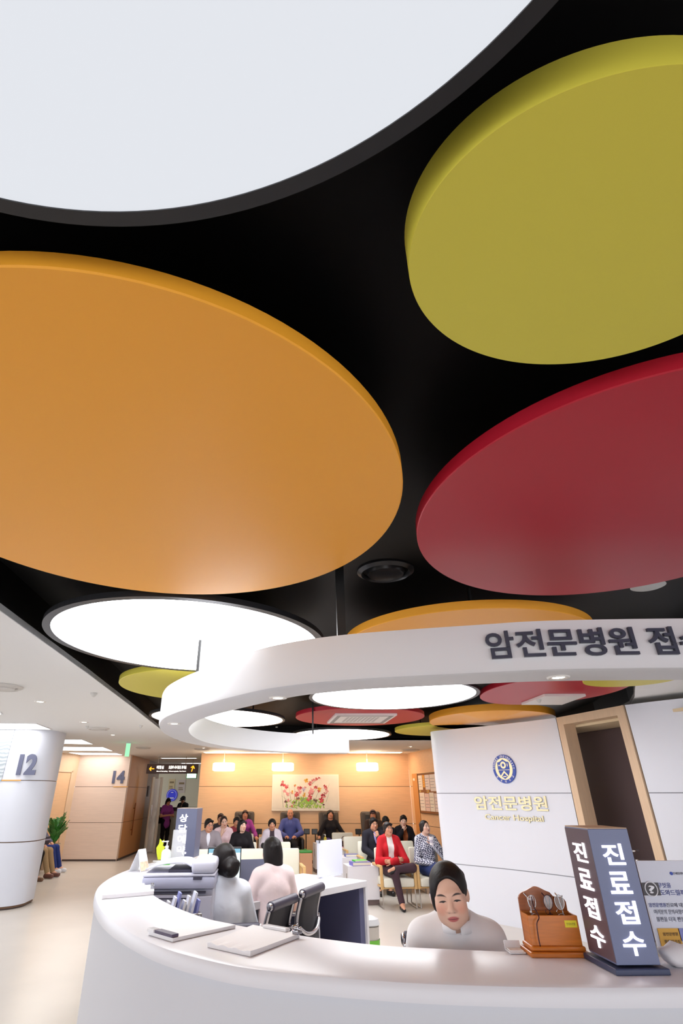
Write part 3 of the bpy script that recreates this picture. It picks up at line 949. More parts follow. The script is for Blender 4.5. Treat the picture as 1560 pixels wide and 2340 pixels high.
btext('진료에 대한', 1523, 2063, 1566, 2073, m_gray, bold=.004)
btext('여러분의 문의사항이나', 1495, 2078, 1570, 2089, m_gray, bold=.004)
btext('불편을 더욱 편안하게', 1501, 2095, 1578, 2106, m_gray, bold=.004)
btext('연세암센터', 1537, 1993, 1562, 1999, m_gray, bold=.004)
p0 = bp(1533, 1996)
obj('blue_emblem', cyl(B(), (p0[0], -.001, p0[1]), .006, .002, 16, 'y'), mat('royal_blue_print', (44, 72, 170), .5), bd)
p0, p1 = bp(1511, 2164), bp(1549, 2121)
obj('amber_tile', bx(B(), p0[0], p1[0], -.003, -.0005, p0[1], p1[1]), mat('amber_print', (222, 168, 62), .5), bd)
btext('암전문병원', 1514, 2130, 1546, 2138, mat('brown_print', (110, 84, 50), .6), bold=.006, off=.0042)
btext('통합진료실', 1518, 2147, 1552, 2156, mat('brown_print', (110, 84, 50), .6), bold=.006, off=.0042)
p0, p1 = bp(1555, 2150), bp(1604, 2121)
obj('violet_tile', bx(B(), p0[0], p1[0], -.003, -.0005, p0[1], p1[1]), mat('violet_print', (134, 138, 196), .5), bd)
# crumpled white paper bag in front of the board
pb = Z(1546, 2222, CT)
bm = B()
random.seed(3)
r = bmesh.ops.create_icosphere(bm, subdivisions=3, radius=1)
for v in r['verts']:
    k = 1 + .12 * math.sin(7 * v.co.x + 3 * v.co.z) + random.uniform(-.05, .05)
    v.co = Vector((v.co.x * .07 * k, v.co.y * .045 * k, max(-.03, v.co.z * .036 * k) + .031))
tag(obj('paper_bag', bm, mat('soft_white_paper', (234, 230, 232), .7), None, True, loc=(pb.x + .065, pb.y + .075, CT)), 'crumpled white paper bag on the counter at the right edge', 'paper bag')
# ================================================================== PEOPLE
def surface_nets(Dg, o, h):
    """quads of the zero level of a sampled distance field"""
    S = Dg < 0
    nx, ny, nz = Dg.shape
    c = np.zeros((nx - 1, ny - 1, nz - 1), np.int8)
    for i in (0, 1):
        for j in (0, 1):
            for k in (0, 1):
                c += S[i:nx - 1 + i, j:ny - 1 + j, k:nz - 1 + k]
    act = (c > 0) & (c < 8)
    idx = -np.ones(act.shape, np.int64)
    I = np.argwhere(act)
    idx[act] = np.arange(len(I))
    acc = np.zeros((len(I), 3)); cnt = np.zeros(len(I))
    for ax in range(3):
        e = np.eye(3, dtype=int)[ax]
        oth = [a for a in range(3) if a != ax]
        for u in (0, 1):
            for v in (0, 1):
                b = np.zeros(3, int); b[oth[0]] = u; b[oth[1]] = v
                A = I + b; Bq = A + e
                da = Dg[A[:, 0], A[:, 1], A[:, 2]]; db = Dg[Bq[:, 0], Bq[:, 1], Bq[:, 2]]
                x = (da < 0) != (db < 0)
                t = np.where(x, da / np.where(x, da - db, 1), 0)
                p = b + np.outer(t, e)
                acc[x] += p[x]; cnt[x] += 1
    V = (I + acc / cnt[:, None]) * h + o
    F = []
    for ax in range(3):
        e = np.eye(3, dtype=int)[ax]
        a1, a2 = [(1, 2), (2, 0), (0, 1)][ax]
        sl0 = [slice(0, n) for n in Dg.shape]; sl1 = [slice(0, n) for n in Dg.shape]
        sl0[ax] = slice(0, Dg.shape[ax] - 1); sl1[ax] = slice(1, Dg.shape[ax])
        s0, s1 = S[tuple(sl0)], S[tuple(sl1)]
        X = np.argwhere(s0 != s1)
        ok = (X[:, a1] > 0) & (X[:, a2] > 0) & (X[:, a1] < Dg.shape[a1] - 1) & (X[:, a2] < Dg.shape[a2] - 1)
        X = X[ok]
        inside = s0[X[:, 0], X[:, 1], X[:, 2]]
        e1, e2 = np.eye(3, dtype=int)[a1], np.eye(3, dtype=int)[a2]
        q = [X - e1 - e2, X - e2, X, X - e1]
        Q = np.stack([idx[k[:, 0], k[:, 1], k[:, 2]] for k in q], 1)
        Q[~inside] = Q[~inside][:, ::-1]
        F.append(Q)
    return V, np.concatenate(F)

def CAP(a, b, ra, rb=None, k=.03, op='u'): return ('cap', np.array(a, float), np.array(b, float), ra, ra if rb is None else rb, k, op)
def ELL(c, r, k=.03, R=None, op='u'): return ('ell', np.array(c, float), np.array([r] * 3 if np.isscalar(r) else r, float), R, k, op)
def BOX(c, hs, k=.01, R=None, op='u', rnd=.0): return ('box', np.array(c, float), np.array(hs, float), R, k, op, rnd)
def _bounds(p, pad):
    if p[0] == 'cap':
        r = max(p[3], p[4])
        return np.minimum(p[1], p[2]) - r - pad, np.maximum(p[1], p[2]) + r + pad
    r = p[2] if p[3] is None else np.abs(p[3]) @ p[2]
    return p[1] - r - pad, p[1] + r + pad
def field(prims, h):
    lo = np.min([_bounds(p, 3 * h)[0] for p in prims if p[-1 if p[0] != 'box' else -2] == 'u'], axis=0)
    hi = np.max([_bounds(p, 3 * h)[1] for p in prims if p[-1 if p[0] != 'box' else -2] == 'u'], axis=0)
    n = np.ceil((hi - lo) / h).astype(int) + 1
    Dg = np.full(n, .2, np.float32)
    for p in prims:
        op = p[-2] if p[0] == 'box' else p[-1]
        k = p[4] if p[0] in ('ell', 'box') else p[5]
        b0, b1 = _bounds(p, k + 3 * h + .01)
        i0 = np.clip(np.floor((b0 - lo) / h).astype(int), 0, n); i1 = np.clip(np.ceil((b1 - lo) / h).astype(int) + 1, 0, n)
        if np.any(i1 <= i0):
            continue
        ax = [(np.arange(i0[q], i1[q]) * h + lo[q]).astype(np.float32) for q in range(3)]
        X, Y, Zz = np.meshgrid(*ax, indexing='ij')
        if p[0] == 'cap':
            a, b = p[1], p[2]; ab = b - a; L2 = max(ab @ ab, 1e-9)
            t = np.clip(((X - a[0]) * ab[0] + (Y - a[1]) * ab[1] + (Zz - a[2]) * ab[2]) / L2, 0, 1)
            d = np.sqrt((X - a[0] - t * ab[0]) ** 2 + (Y - a[1] - t * ab[1]) ** 2 + (Zz - a[2] - t * ab[2]) ** 2) - (p[3] + t * (p[4] - p[3]))
        else:
            x, y, z = X - p[1][0], Y - p[1][1], Zz - p[1][2]
            if p[3] is not None:
                R = p[3].T
                x, y, z = R[0, 0] * x + R[0, 1] * y + R[0, 2] * z, R[1, 0] * x + R[1, 1] * y + R[1, 2] * z, R[2, 0] * x + R[2, 1] * y + R[2, 2] * z
            r = p[2]
            if p[0] == 'ell':
                k0 = np.sqrt((x / r[0]) ** 2 + (y / r[1]) ** 2 + (z / r[2]) ** 2)
                k1 = np.sqrt((x / r[0] ** 2) ** 2 + (y / r[1] ** 2) ** 2 + (z / r[2] ** 2) ** 2)
                d = k0 * (k0 - 1) / np.maximum(k1, 1e-6)
            else:
                qx, qy, qz = np.abs(x) - r[0] + p[6], np.abs(y) - r[1] + p[6], np.abs(z) - r[2] + p[6]
                d = np.sqrt(np.maximum(qx, 0) ** 2 + np.maximum(qy, 0) ** 2 + np.maximum(qz, 0) ** 2) + np.minimum(np.maximum(qx, np.maximum(qy, qz)), 0) - p[6]
        sl = tuple(slice(i0[q], i1[q]) for q in range(3))
        A = Dg[sl]
        if op == 'u':
            m = np.maximum(k - np.abs(A - d), 0)
            Dg[sl] = np.minimum(A, d) - m * m / (4 * k)
        else:
            m = np.maximum(k - np.abs(A + d), 0)
            Dg[sl] = np.maximum(A, -d) + m * m / (4 * k)
    return Dg, lo
def sdf_obj(name, prims, h, m, parent, extra=None, fc=None):
    Dg, lo = field(prims, h)
    V, F = surface_nets(Dg, lo, h)
    if len(F) == 0:
        return None
    if extra:
        for ev, ef in extra:
            F = list(map(tuple, F)) if isinstance(F, np.ndarray) else F
            b = len(V)
            V = np.vstack([V, np.array(ev)])
            F = F + [tuple(i + b for i in q) for q in ef]
    me = bpy.data.meshes.new(name)
    me.from_pydata(V.tolist(), [], F.tolist() if isinstance(F, np.ndarray) else F)
    me.shade_smooth()
    me.update()
    if fc is not None:
        c, R, s = fc
        L = ((V - c) @ R) / s
        at = me.attributes.new('face_co', 'FLOAT_VECTOR', 'POINT')
        at.data.foreach_set('vector', L.astype(np.float32).ravel())
    me.materials.append(m)
    o = bpy.data.objects.new(name, me)
    COL.objects.link(o)
    o.parent = parent
    return o

def skin_mat(name, c, lip, closed=False, fair=0):
    """skin with eyes, brows and lips placed by head coordinates"""
    if name in MATS: return MATS[name]
    m = bpy.data.materials.new(name); m.use_nodes = True
    nt = m.node_tree; N = nt.nodes; Lk = nt.links
    b = N['Principled BSDF']; b.inputs['Roughness'].default_value = .5
    b.inputs['Subsurface Weight'].default_value = 0.0
    at = N.new('ShaderNodeAttribute'); at.attribute_name = 'face_co'
    sp = N.new('ShaderNodeSeparateXYZ'); Lk.new(at.outputs['Vector'], sp.inputs[0])
    def mth(op, a, b_=None):
        n = N.new('ShaderNodeMath'); n.operation = op
        for i, v in enumerate((a, b_)):
            if v is None: continue
            if isinstance(v, (int, float)): n.inputs[i].default_value = v
            else: Lk.new(v, n.inputs[i])
        return n.outputs[0]
    ax = mth('ABSOLUTE', sp.outputs[0]); z = sp.outputs[2]
    front = mth('LESS_THAN', sp.outputs[1], -.045)
    def ell(cx, cz, rx, rz, slope=0.0, soft=.25, curve=0.0):
        u = mth('SUBTRACT', ax, cx)
        w = mth('SUBTRACT', mth('SUBTRACT', z, cz), mth('MULTIPLY', u, slope))
        if curve: w = mth('SUBTRACT', w, mth('MULTIPLY', mth('MULTIPLY', u, u), curve))
        d = mth('ADD', mth('POWER', mth('ABSOLUTE', mth('DIVIDE', u, rx)), 2.0), mth('POWER', mth('ABSOLUTE', mth('DIVIDE', w, rz)), 2.0))
        r = N.new('ShaderNodeMapRange'); r.inputs['From Min'].default_value = 1 - soft; r.inputs['From Max'].default_value = 1 + soft
        r.inputs['To Min'].default_value = 1; r.inputs['To Max'].default_value = 0
        Lk.new(d, r.inputs[0])
        return mth('MULTIPLY', r.outputs[0], front)
    cur = None
    def layer(mask, col):
        nonlocal cur
        mx = N.new('ShaderNodeMix'); mx.data_type = 'RGBA'
        Lk.new(mask, mx.inputs['Factor'])
        if cur is None: mx.inputs['A'].default_value = lin(c)
        else: Lk.new(cur, mx.inputs['A'])
        mx.inputs['B'].default_value = lin(col)
        cur = mx.outputs['Result']
    rose = tuple(int(v * w) for v, w in zip(c, (1.0, .9, .88)))
    layer(ell(.042, -.028, .022, .02, soft=.9), rose)
    layer(ell(0, -.061, .0225, .0095, soft=.35), lip)
    layer(ell(0, -.0605, .024, .0013, soft=.4), tuple(int(v * .55) for v in lip))
    layer(ell(.010, -.0375, .0045, .0026, soft=.5), tuple(int(v * .6) for v in c))
    dark = (34, 24, 22)
    if closed:
        layer(ell(.031, .001, .0155, .0032, -.05, soft=.4, curve=-9), dark)
        layer(ell(.029, -.001, .006, .003, soft=.4), dark)
    else:
        layer(ell(.031, .003, .0135, .0052, .06, soft=.3), (226, 220, 216))
        layer(ell(.030, .003, .0058, .0056, soft=.25), (28, 18, 16))
        layer(ell(.031, .0078, .015, .0022, .08, soft=.5, curve=-14), dark)
    layer(ell(.033, .024, .019, .0038, .03, soft=.6, curve=-14), (56, 38, 34))
    Lk.new(cur, b.inputs['Base Color'])
    MATS[name] = m
    return m
SK = {
    'fair': skin_mat('fair_skin', (226, 184, 162), (188, 98, 92)),
    'fairdown': skin_mat('fair_skin_lowered_eyes', (222, 180, 158), (184, 96, 94), True),
    'warm': skin_mat('warm_skin', (212, 154, 124), (172, 92, 80)),
    'warmdown': skin_mat('warm_skin_closed_eyes', (216, 150, 116), (176, 92, 78), True),
    'tan': skin_mat('tan_skin', (190, 136, 106), (150, 84, 72)),
}
def hair_mat(name, c):
    if name in MATS: return MATS[name]
    m = bpy.data.materials.new(name); m.use_nodes = True
    nt = m.node_tree; b = nt.nodes['Principled BSDF']
    tc = nt.nodes.new('ShaderNodeTexCoord'); mp = nt.nodes.new('ShaderNodeMapping'); mp.inputs['Scale'].default_value = (160, 160, 14)
    nz = nt.nodes.new('ShaderNodeTexNoise'); nz.inputs['Scale'].default_value = 1; nz.inputs['Detail'].default_value = 3
    rp = nt.nodes.new('ShaderNodeValToRGB')
    l = lin(c); rp.color_ramp.elements[0].color = (l[0] * .4, l[1] * .4, l[2] * .4, 1); rp.color_ramp.elements[1].color = (l[0] * .95, l[1] * .9, l[2] * .9, 1)
    rp.color_ramp.elements[0].position = .3; rp.color_ramp.elements[1].position = .72
    bu = nt.nodes.new('ShaderNodeBump'); bu.inputs['Strength'].default_value = .35; bu.inputs['Distance'].default_value = .004
    for a, q in ((tc.outputs['Object'], mp.inputs[0]), (mp.outputs[0], nz.inputs['Vector']), (nz.outputs[0], rp.inputs[0]), (rp.outputs[0], b.inputs['Base Color']), (nz.outputs[0], bu.inputs['Height']), (bu.outputs[0], b.inputs['Normal'])):
        nt.links.new(a, q)
    b.inputs['Roughness'].default_value = .5
    b.inputs['Specular IOR Level'].default_value = .3
    MATS[name] = m
    return m
def cloth(name, c, rough=.85):
    if name in MATS: return MATS[name]
    m = mat(name, c, rough, spec=.25, noise=(5, .05))
    nt = m.node_tree; b = nt.nodes['Principled BSDF']
    tc = nt.nodes.new('ShaderNodeTexCoord'); nz = nt.nodes.new('ShaderNodeTexNoise'); nz.inputs['Scale'].default_value = 9; nz.inputs['Detail'].default_value = 2; nz.inputs['Distortion'].default_value = .4
    bu = nt.nodes.new('ShaderNodeBump'); bu.inputs['Strength'].default_value = .35; bu.inputs['Distance'].default_value = .02
    nt.links.new(tc.outputs['Object'], nz.inputs['Vector']); nt.links.new(nz.outputs[0], bu.inputs['Height']); nt.links.new(bu.outputs[0], b.inputs['Normal'])
    return m
def check_cloth():
    m = bpy.data.materials.new('navy_white_check_cloth'); m.use_nodes = True
    nt = m.node_tree; b = nt.nodes['Principled BSDF']
    tc = nt.nodes.new('ShaderNodeTexCoord'); mp = nt.nodes.new('ShaderNodeMapping'); mp.inputs['Rotation'].default_value = (.25, .35, .3)
    ck = nt.nodes.new('ShaderNodeTexChecker'); ck.inputs['Scale'].default_value = 46
    ck.inputs['Color1'].default_value = lin((228, 228, 240)); ck.inputs['Color2'].default_value = lin((36, 40, 76))
    nt.links.new(tc.outputs['Object'], mp.inputs[0]); nt.links.new(mp.outputs[0], ck.inputs[0]); nt.links.new(ck.outputs[0], b.inputs['Base Color'])
    b.inputs['Roughness'].default_value = .85
    MATS['navy_white_check_cloth'] = m
    return m
check_cloth()

def rotm(yaw=0, pitch=0, roll=0):
    """yaw + turns to the person's left, pitch + looks down, roll + tilts to the person's left (degrees); faces -y"""
    return np.array((Euler((0, 0, math.radians(yaw))).to_matrix() @ Euler((math.radians(pitch), 0, 0)).to_matrix() @ Euler((0, math.radians(roll), 0)).to_matrix()))
def head_prims(c, R, s, male=False, neck=None):
    def P(x, y, z): return c + s * (R @ np.array((x, y, z), float))
    def E_(x, y, z, r, k=.02, op='u'): return ELL(P(x, y, z), np.array(r) * s, k * s, R, op)
    j = 1.06 if male else 1.0
    out = [E_(0, .014, .030, (.073, .091, .083)), E_(0, -.022, -.028, (.058 * j, .066, .075), .03), E_(0, -.066, -.088, (.022 * j, .018, .016), .035),
           E_(.036, -.056, -.022, (.026, .026, .026), .03), E_(-.036, -.056, -.022, (.026, .026, .026), .03),
           E_(.040 * j * j, -.018, -.066, (.017, .034, .022), .04), E_(-.040 * j * j, -.018, -.066, (.017, .034, .022), .04),
           E_(0, -.071, .022, (.046, .014, .012), .022),
           E_(.031, -.094, .003, (.017, .011, .010), .018, 's'), E_(-.031, -.094, .003, (.017, .011, .010), .018, 's'),
           E_(.031, -.071, .003, (.0135, .0125, .0110), .006), E_(-.031, -.071, .003, (.0135, .0125, .0110), .006),
           CAP(P(0, -.082, .012), P(0, -.104, -.027), .0065 * s, .0115 * s, .010 * s), E_(.0135, -.093, -.032, (.008, .010, .0075), .006), E_(-.0135, -.093, -.032, (.008, .010, .0075), .006),
           E_(0, -.082, -.056, (.021, .010, .007), .012), E_(0, -.080, -.067, (.017, .010, .007), .012),
           E_(.074, .010, -.005, (.010, .017, .029), .008), E_(-.074, .010, -.005, (.010, .017, .029), .008)]
    return out
def hair_prims(style, c, R, s, t=.006):
    def P(x, y, z): return c + s * (R @ np.array((x, y, z), float))
    def E_(x, y, z, r, k=.02, op='u'): return ELL(P(x, y, z), np.array(r) * s, k * s, R, op)
    def X_(x, y, z, hs, k=.02, op='s'): return BOX(P(x, y, z), np.array(hs) * s, k * s, R, op)
    def tufts(n, seed, r=.024, lo=-.25, front=True):
        """small locks over the crown so the outline is not a smooth shell"""
        rnd = random.Random(seed)
        out = []
        while len(out) < n:
            a, z = rnd.uniform(0, 2 * PI), rnd.uniform(lo, 1)
            q = math.sqrt(1 - z * z)
            x, y = q * math.cos(a), q * math.sin(a)
            if y < -.2 and z < .45 and not front: continue
            f_ = .92 - .16 * max(0, z) ** 2
            out.append(E_(x * .076 * f_, .016 + y * .094 * f_, .032 + z * .086 * f_, (r, r * 1.1, r * .8), .012))
        return out
    seed = int(abs(c[0] * 971 + c[1] * 373)) + 7
    cap = E_(0, .016, .034, (.076 + t, .094 + t, .087 + t))
    if style == 'short':
        fringe = [E_(x, -.070, .088 - abs(x) * .35, (.026, .024, .020), .012) for x in (-.05, -.02, .012, .042)]
        return [cap, E_(0, .05, -.02, (.074, .05, .07)), E_(.070, .0, .0, (.014, .026, .04), .015), E_(-.070, .0, .0, (.014, .026, .04), .015)] + tufts(16, seed, .022, .05) + fringe + [E_(0, -.106, -.036, (.066, .078, .100), .010, 's'), X_(0, -.02, -.118, (.14, .16, .06), .02), X_(0, -.075, -.075, (.14, .05, .06), .012)]
    if style == 'bald':
        return [E_(0, .022, .008, (.079, .091, .070)), E_(0, -.045, .05, (.074, .11, .10), .012, 's'), X_(0, -.06, 0, (.14, .05, .2), .01), X_(0, 0, -.11, (.14, .16, .06), .015)]
    if style == 'perm':
        return [E_(0, .016, .042, (.090, .100, .090)), E_(.06, .02, 0, (.040, .06, .055)), E_(-.06, .02, 0, (.040, .06, .055)), E_(0, .07, -.01, (.07, .05, .07))] + tufts(34, seed, .030, -.2) + [E_(0, -.108, -.036, (.062, .078, .096), .010, 's'), X_(0, 0, -.125, (.14, .16, .06), .02)]
    if style == 'bob':
        fringe = [E_(x, -.074, .075 - abs(x) * .4, (.022, .020, .026), .012) for x in (-.055, -.03, .05)]
        return [cap, E_(.058, .018, -.03, (.036, .056, .095), .03), E_(-.056, .018, -.03, (.034, .056, .095), .03), E_(0, .052, -.045, (.080, .058, .125), .03), E_(0, .06, -.12, (.072, .045, .05), .03)] + tufts(10, seed, .020, .1) + fringe + [E_(0, -.106, -.045, (.060, .078, .105), .010, 's'), X_(0, 0, -.225, (.14, .2, .07), .015)]
    if style == 'tied':
        return [cap, E_(0, .085, -.02, (.05, .045, .06))] + tufts(8, seed, .020, .2, False) + [E_(.003, -.104, -.012, (.062, .078, .106), .008, 's'), E_(.026, -.106, -.014, (.042, .074, .096), .008, 's'), E_(-.022, -.106, -.010, (.044, .074, .096), .008, 's'), E_(.07, -.055, -.05, (.04, .06, .06), .01, 's'), X_(0, -.04, -.13, (.14, .10, .09), .02), E_(-.068, .008, -.012, (.016, .036, .046), .014)]
    if style == 'bun':
        return [E_(0, .02, .030, (.086, .100, .092)), E_(0, .118, -.045, (.064, .058, .066), .012), E_(0, .06, -.03, (.084, .06, .085)), E_(.066, .012, -.02, (.022, .04, .06), .02), E_(-.066, .012, -.02, (.022, .04, .06), .02)] + tufts(12, seed, .026, .0) + [E_(.03, .15, -.05, (.03, .03, .03), .01), E_(-.03, .145, -.03, (.03, .03, .03), .01), E_(0, -.106, -.036, (.060, .078, .100), .010, 's'), X_(0, -.05, -.15, (.14, .12, .06), .02)]
    return [cap]

def finger_tubes(wr, d, n, s, curl=.6, thumb_side=1):
    """five unequal bent fingers: wr wrist, d hand direction, n back-of-hand normal"""
    d = np.array(d, float); d /= np.linalg.norm(d)
    n = np.array(n, float); n -= d * (n @ d); n /= np.linalg.norm(n)
    a = np.cross(d, n)
    out = []
    base = np.array(wr) + d * .072 * s
    for i, (off, ln) in enumerate(((-.027, .056), (-.009, .068), (.009, .072), (.026, .064))):
        p = base + a * off * s
        pts = [p - d * .012 * s]
        ang = .12
        for q, f in enumerate((.45, .32, .25)):
            dirv = d * math.cos(ang) - n * math.sin(ang)
            pts.append(pts[-1] + dirv * ln * f * s + (dirv * .012 * s if q == 0 else 0))
            ang += curl
        out.append((pts, [.0088 * s, .0085 * s, .0078 * s, .0062 * s]))
    p = np.array(wr) + d * .022 * s + a * thumb_side * .018 * s
    q = a * thumb_side
    pts = [p, p + (d * .6 + q * .75 - n * .2) * .030 * s, p + (d * .85 + q * .75 - n * .35) * .052 * s, p + (d * 1.2 + q * .7 - n * .5) * .066 * s]
    out.append((pts, [.0125 * s, .0105 * s, .009 * s, .007 * s]))
    ms = []
    for pts, rr in out:
        bm = B(); tube(bm, [tuple(x) for x in pts], rr, 8)
        bm.verts.index_update()
        ms.append(([tuple(v.co) for v in bm.verts], [tuple(v.index for v in f.verts) for f in bm.faces]))
        bm.free()
    return ms

def person(label, loc, rz=0, seat=.45, s=1.0, male=False, stand=False, lean=0.0, head=(0, 0, 0), skin='fair', hair='bob', hairc=(30, 22, 22),
           top=('plain', (200, 60, 60)), sleeve=1.0, bottom=(40, 36, 44), shoe=(30, 26, 28), hands=None, legs='down', glasses=False, cap=None, under=None,
           h=.010, group=None, twist=0.0, barefoot=False, girth=1.0, shw=1.0, name='person', headoff=(0, 0, 0), collar=None, curl=.6, name_top=None):
    t = thing(name, label, 'person', loc, math.radians(rz), group)
    u = s
    hz = .90 * u if stand else seat + .105
    ln = math.radians(lean)
    def up(v, x=0, y=0):
        return np.array((x, y + v * math.sin(ln), hz + v * math.cos(ln)))
    pel, belly, chest, shc, nb = up(0), up(.15 * u), up(.32 * u), up(.44 * u), up(.50 * u)
    sw = (.180 if male else .148) * u * shw
    tw = math.radians(twist)
    def shp(sd): return shc + np.array((sd * sw * math.cos(tw), sd * sw * math.sin(tw), 0))
    R = rotm(*head)
    hs = u * (1.02 if male else 1.0)
    hc = nb + np.array((0, -.03 * u + .135 * u * math.sin(ln * .6), .128 * u)) + np.array(headoff)
    g = girth
    torso = [ELL(pel + (0, 0, .0), (.150 * u * g, .112 * u * g, .105 * u), .05), ELL(belly, (.132 * u * g, .105 * u * g, .135 * u), .06), ELL(chest, (.150 * u * g, .108 * u * g, .155 * u), .06),
             CAP(shp(-1) + (.035 * u, 0, 0), shp(1) - (.035 * u, 0, 0), .049 * u, .049 * u, .06)] + [CAP(nb + np.array((q * .03 * u, .012 * u, .0)), shp(q) - np.array((q * .02 * u, 0, .0)), .046 * u, .046 * u, .05) for q in (-1, 1)]
    if not male:
        torso += [ELL(chest + (.066 * u, -.085 * u, .0), .05 * u, .05), ELL(chest + (-.066 * u, -.085 * u, .0), .05 * u, .05)]
    neck = [CAP(nb - (0, 0, .03 * u), hc + hs * (R @ np.array((0, .02, -.05))), .052 * u, .047 * u, .03)]
    # arms
    A = {}
    hands = hands or {}
    for sd in (-1, 1):
        S = shp(sd)
        dflt = ((sd * .235 * u, -.05, S[2] - .25 * u), (sd * .10 * u, -.27, seat + .185)) if not stand else ((sd * .235 * u, .02, S[2] - .27 * u), (sd * .24 * u, -.06, S[2] - .52 * u))
        el, wr = hands.get(sd, dflt)[:2]
        A[sd] = (S, np.array(el, float), np.array(wr, float))
    # legs
    LG = {}
    for sd in (-1, 1):
        hip = np.array((sd * .088 * u, 0 - .0, hz - .01))
        if stand:
            kn, an = np.array((sd * .095 * u, -.015, .48 * u)), np.array((sd * .10 * u, .02, .085))
            toe = np.array((sd * .12 * u, -.15, .035))
        else:
            kn, an = np.array((sd * .105 * u, -.44 * u, seat + .065)), np.array((sd * .105 * u, -.42 * u, .085))
            if legs == 'crossed':
                if sd == 1: kn, an = np.array((-.03 * u, -.50 * u, seat + .165)), np.array((-.20 * u, -.56 * u, seat - .22))
                else: kn, an = np.array((-.05 * u, -.45 * u, seat + .07)), np.array((-.02 * u, -.46 * u, .085))
            if legs == 'figure4':
                if sd == 1: kn, an = np.array((.29 * u, -.40 * u, seat + .15)), np.array((-.06 * u, -.46 * u, seat + .14))
                else: kn, an = np.array((-.06 * u, -.45 * u, seat + .07)), np.array((.02 * u, -.50 * u, .085))
            if legs == 'out': an = np.array((sd * .11 * u, -.62 * u, .10))
            dv = an - kn
            toe = an + np.array((0.02 * sd, -.15, -.05))
            if legs in ('crossed', 'figure4') and sd == 1:
                toe = an + (np.array((-.05, -.13, -.07)) if legs == 'crossed' else np.array((-.12, -.07, -.02)))
        LG[sd] = (hip, kn, an, toe)
    body = list(torso) + neck + head_prims(hc, R, hs, male)
    extra = []
    for sd in (-1, 1):
        S, el, wr = A[sd]
        body += [CAP(S, el, .050 * u, .040 * u, .04), CAP(el, wr, .040 * u, .027 * u, .02)]
        hd = hands.get(sd, ())
        d = np.array(hd[2], float) if len(hd) > 2 else (wr - el)
        d = d / np.linalg.norm(d)
        n = np.array(hd[3], float) if len(hd) > 3 else np.array((0, -.2, 1.0))
        if abs(n @ d) > .9 * np.linalg.norm(n): n = np.array((0, -1.0, .1))
        nn_ = n - d * (n @ d); nn_ /= np.linalg.norm(nn_)
        aa = np.cross(d, nn_)
        Rh = np.stack([aa, d, nn_], 1)
        body += [ELL(wr + d * .045 * u, (.038 * u, .050 * u, .018 * u), .02, Rh)]
        extra += finger_tubes(wr, d, n, u, curl, -sd if True else sd)
        hip, kn, an, toe = LG[sd]
        body += [CAP(hip, kn, .082 * u, .058 * u, .05), CAP(kn, kn + (an - kn) * .35, .056 * u, .056 * u, .03), CAP(kn + (an - kn) * .3, an, .056 * u, .038 * u, .03), CAP(an, toe, .038 * u, .030 * u, .03)]
    sdf_obj('body', body, h, SK[skin], t, extra, (hc, R, hs))
    # hair, cap
    if hair:
        sdf_obj('hair', hair_prims(hair, hc, R, hs), min(h, .0075), hair_mat('hair_%d_%d_%d' % hairc, hairc), t)
    if cap:
        Pc = lambda x, y, z: hc + hs * (R @ np.array((x, y, z)))
        sdf_obj('cap', [ELL(Pc(0, .012, .048), np.array((.090, .106, .082)) * hs, .01, R), BOX(Pc(0, 0, -.05), np.array((.2, .2, .075)) * hs, .008, R, 's'), ELL(Pc(0, -.115, .036), np.array((.068, .07, .010)) * hs, .012, R)], .008, cloth('cap_%d_%d_%d' % cap, cap), t)
    # garments
    def garment(nm, infl, slv, m, cuts, hem=True):
        pr = [ELL(p[1], p[2] + infl, p[4], p[3]) if p[0] == 'ell' else CAP(p[1], p[2], p[3] + infl, p[4] + infl, p[5]) for p in torso]
        if not stand:
            pass
        else:
            pr.append(CAP(up(-.06), up(-.10), .13 * u * g + infl, .135 * u * g + infl, .05))
        for sd in (-1, 1):
            S, el, wr = A[sd]
            if slv <= .5:
                e2 = S + (el - S) * min(1, slv * 1.5)
                pr += [CAP(S, e2, .052 * u + infl, .048 * u + infl * 1.3, .04)]
            else:
                w2 = el + (wr - el) * min(.96, (slv - .5) * 2)
                pr += [CAP(S, el, .052 * u + infl, .044 * u + infl, .04), CAP(el, w2, .044 * u + infl, .033 * u + infl, .02)]
        pr += cuts
        return sdf_obj(nm, pr, h, m, t)
    def crew(r=.066): return [ELL(nb + np.array((0, -.03 * u, .045 * u)), np.array((r, r, .055)) * u, .012, None, 's'), CAP(nb + np.array((0, 0, .0)), hc, .053 * u, .05 * u, .008, 's')]
    def vee(depth, w): 
        c0 = nb + np.array((0, -.09 * u, -.0))
        return crew() + [CAP(c0 + np.array((0, -.03, .05)), c0 + np.array((0, -.05, -depth * u)), w * u, .004, .01, 's')]
    style, c = top[0], top[1]
    nm_c = name_top or 'cloth_%d_%d_%d' % tuple(c)
    m_top = MATS.get(nm_c) or cloth(nm_c, c)
    if style == 'open':
        garment('shirt', .010, .3, cloth('cloth_%d_%d_%d' % tuple(under), under), crew(.058))
        slit = [BOX(chest + np.array((0, -.16 * u, -.02)), (.050 * u, .13, .30 * u), .012, None, 's'), CAP(nb + np.array((0, -.12 * u, .03)), chest + np.array((0, -.16 * u, -.1)), .075 * u, .045 * u, .012, 's')]
        garment('jacket', .022, sleeve, m_top, crew(.07) + slit)
    elif style == 'jacket':
        garment('shirt', .010, .3, cloth('cloth_%d_%d_%d' % tuple(under), under), crew(.05))
        garment('jacket', .022, sleeve, m_top, vee(.26, .075))
    elif style == 'vneck':
        garment('blouse', .013, sleeve, m_top, vee(.06, .034))
    else:
        garment('shirt', .013, sleeve, m_top, crew(.058 if collar else .066))
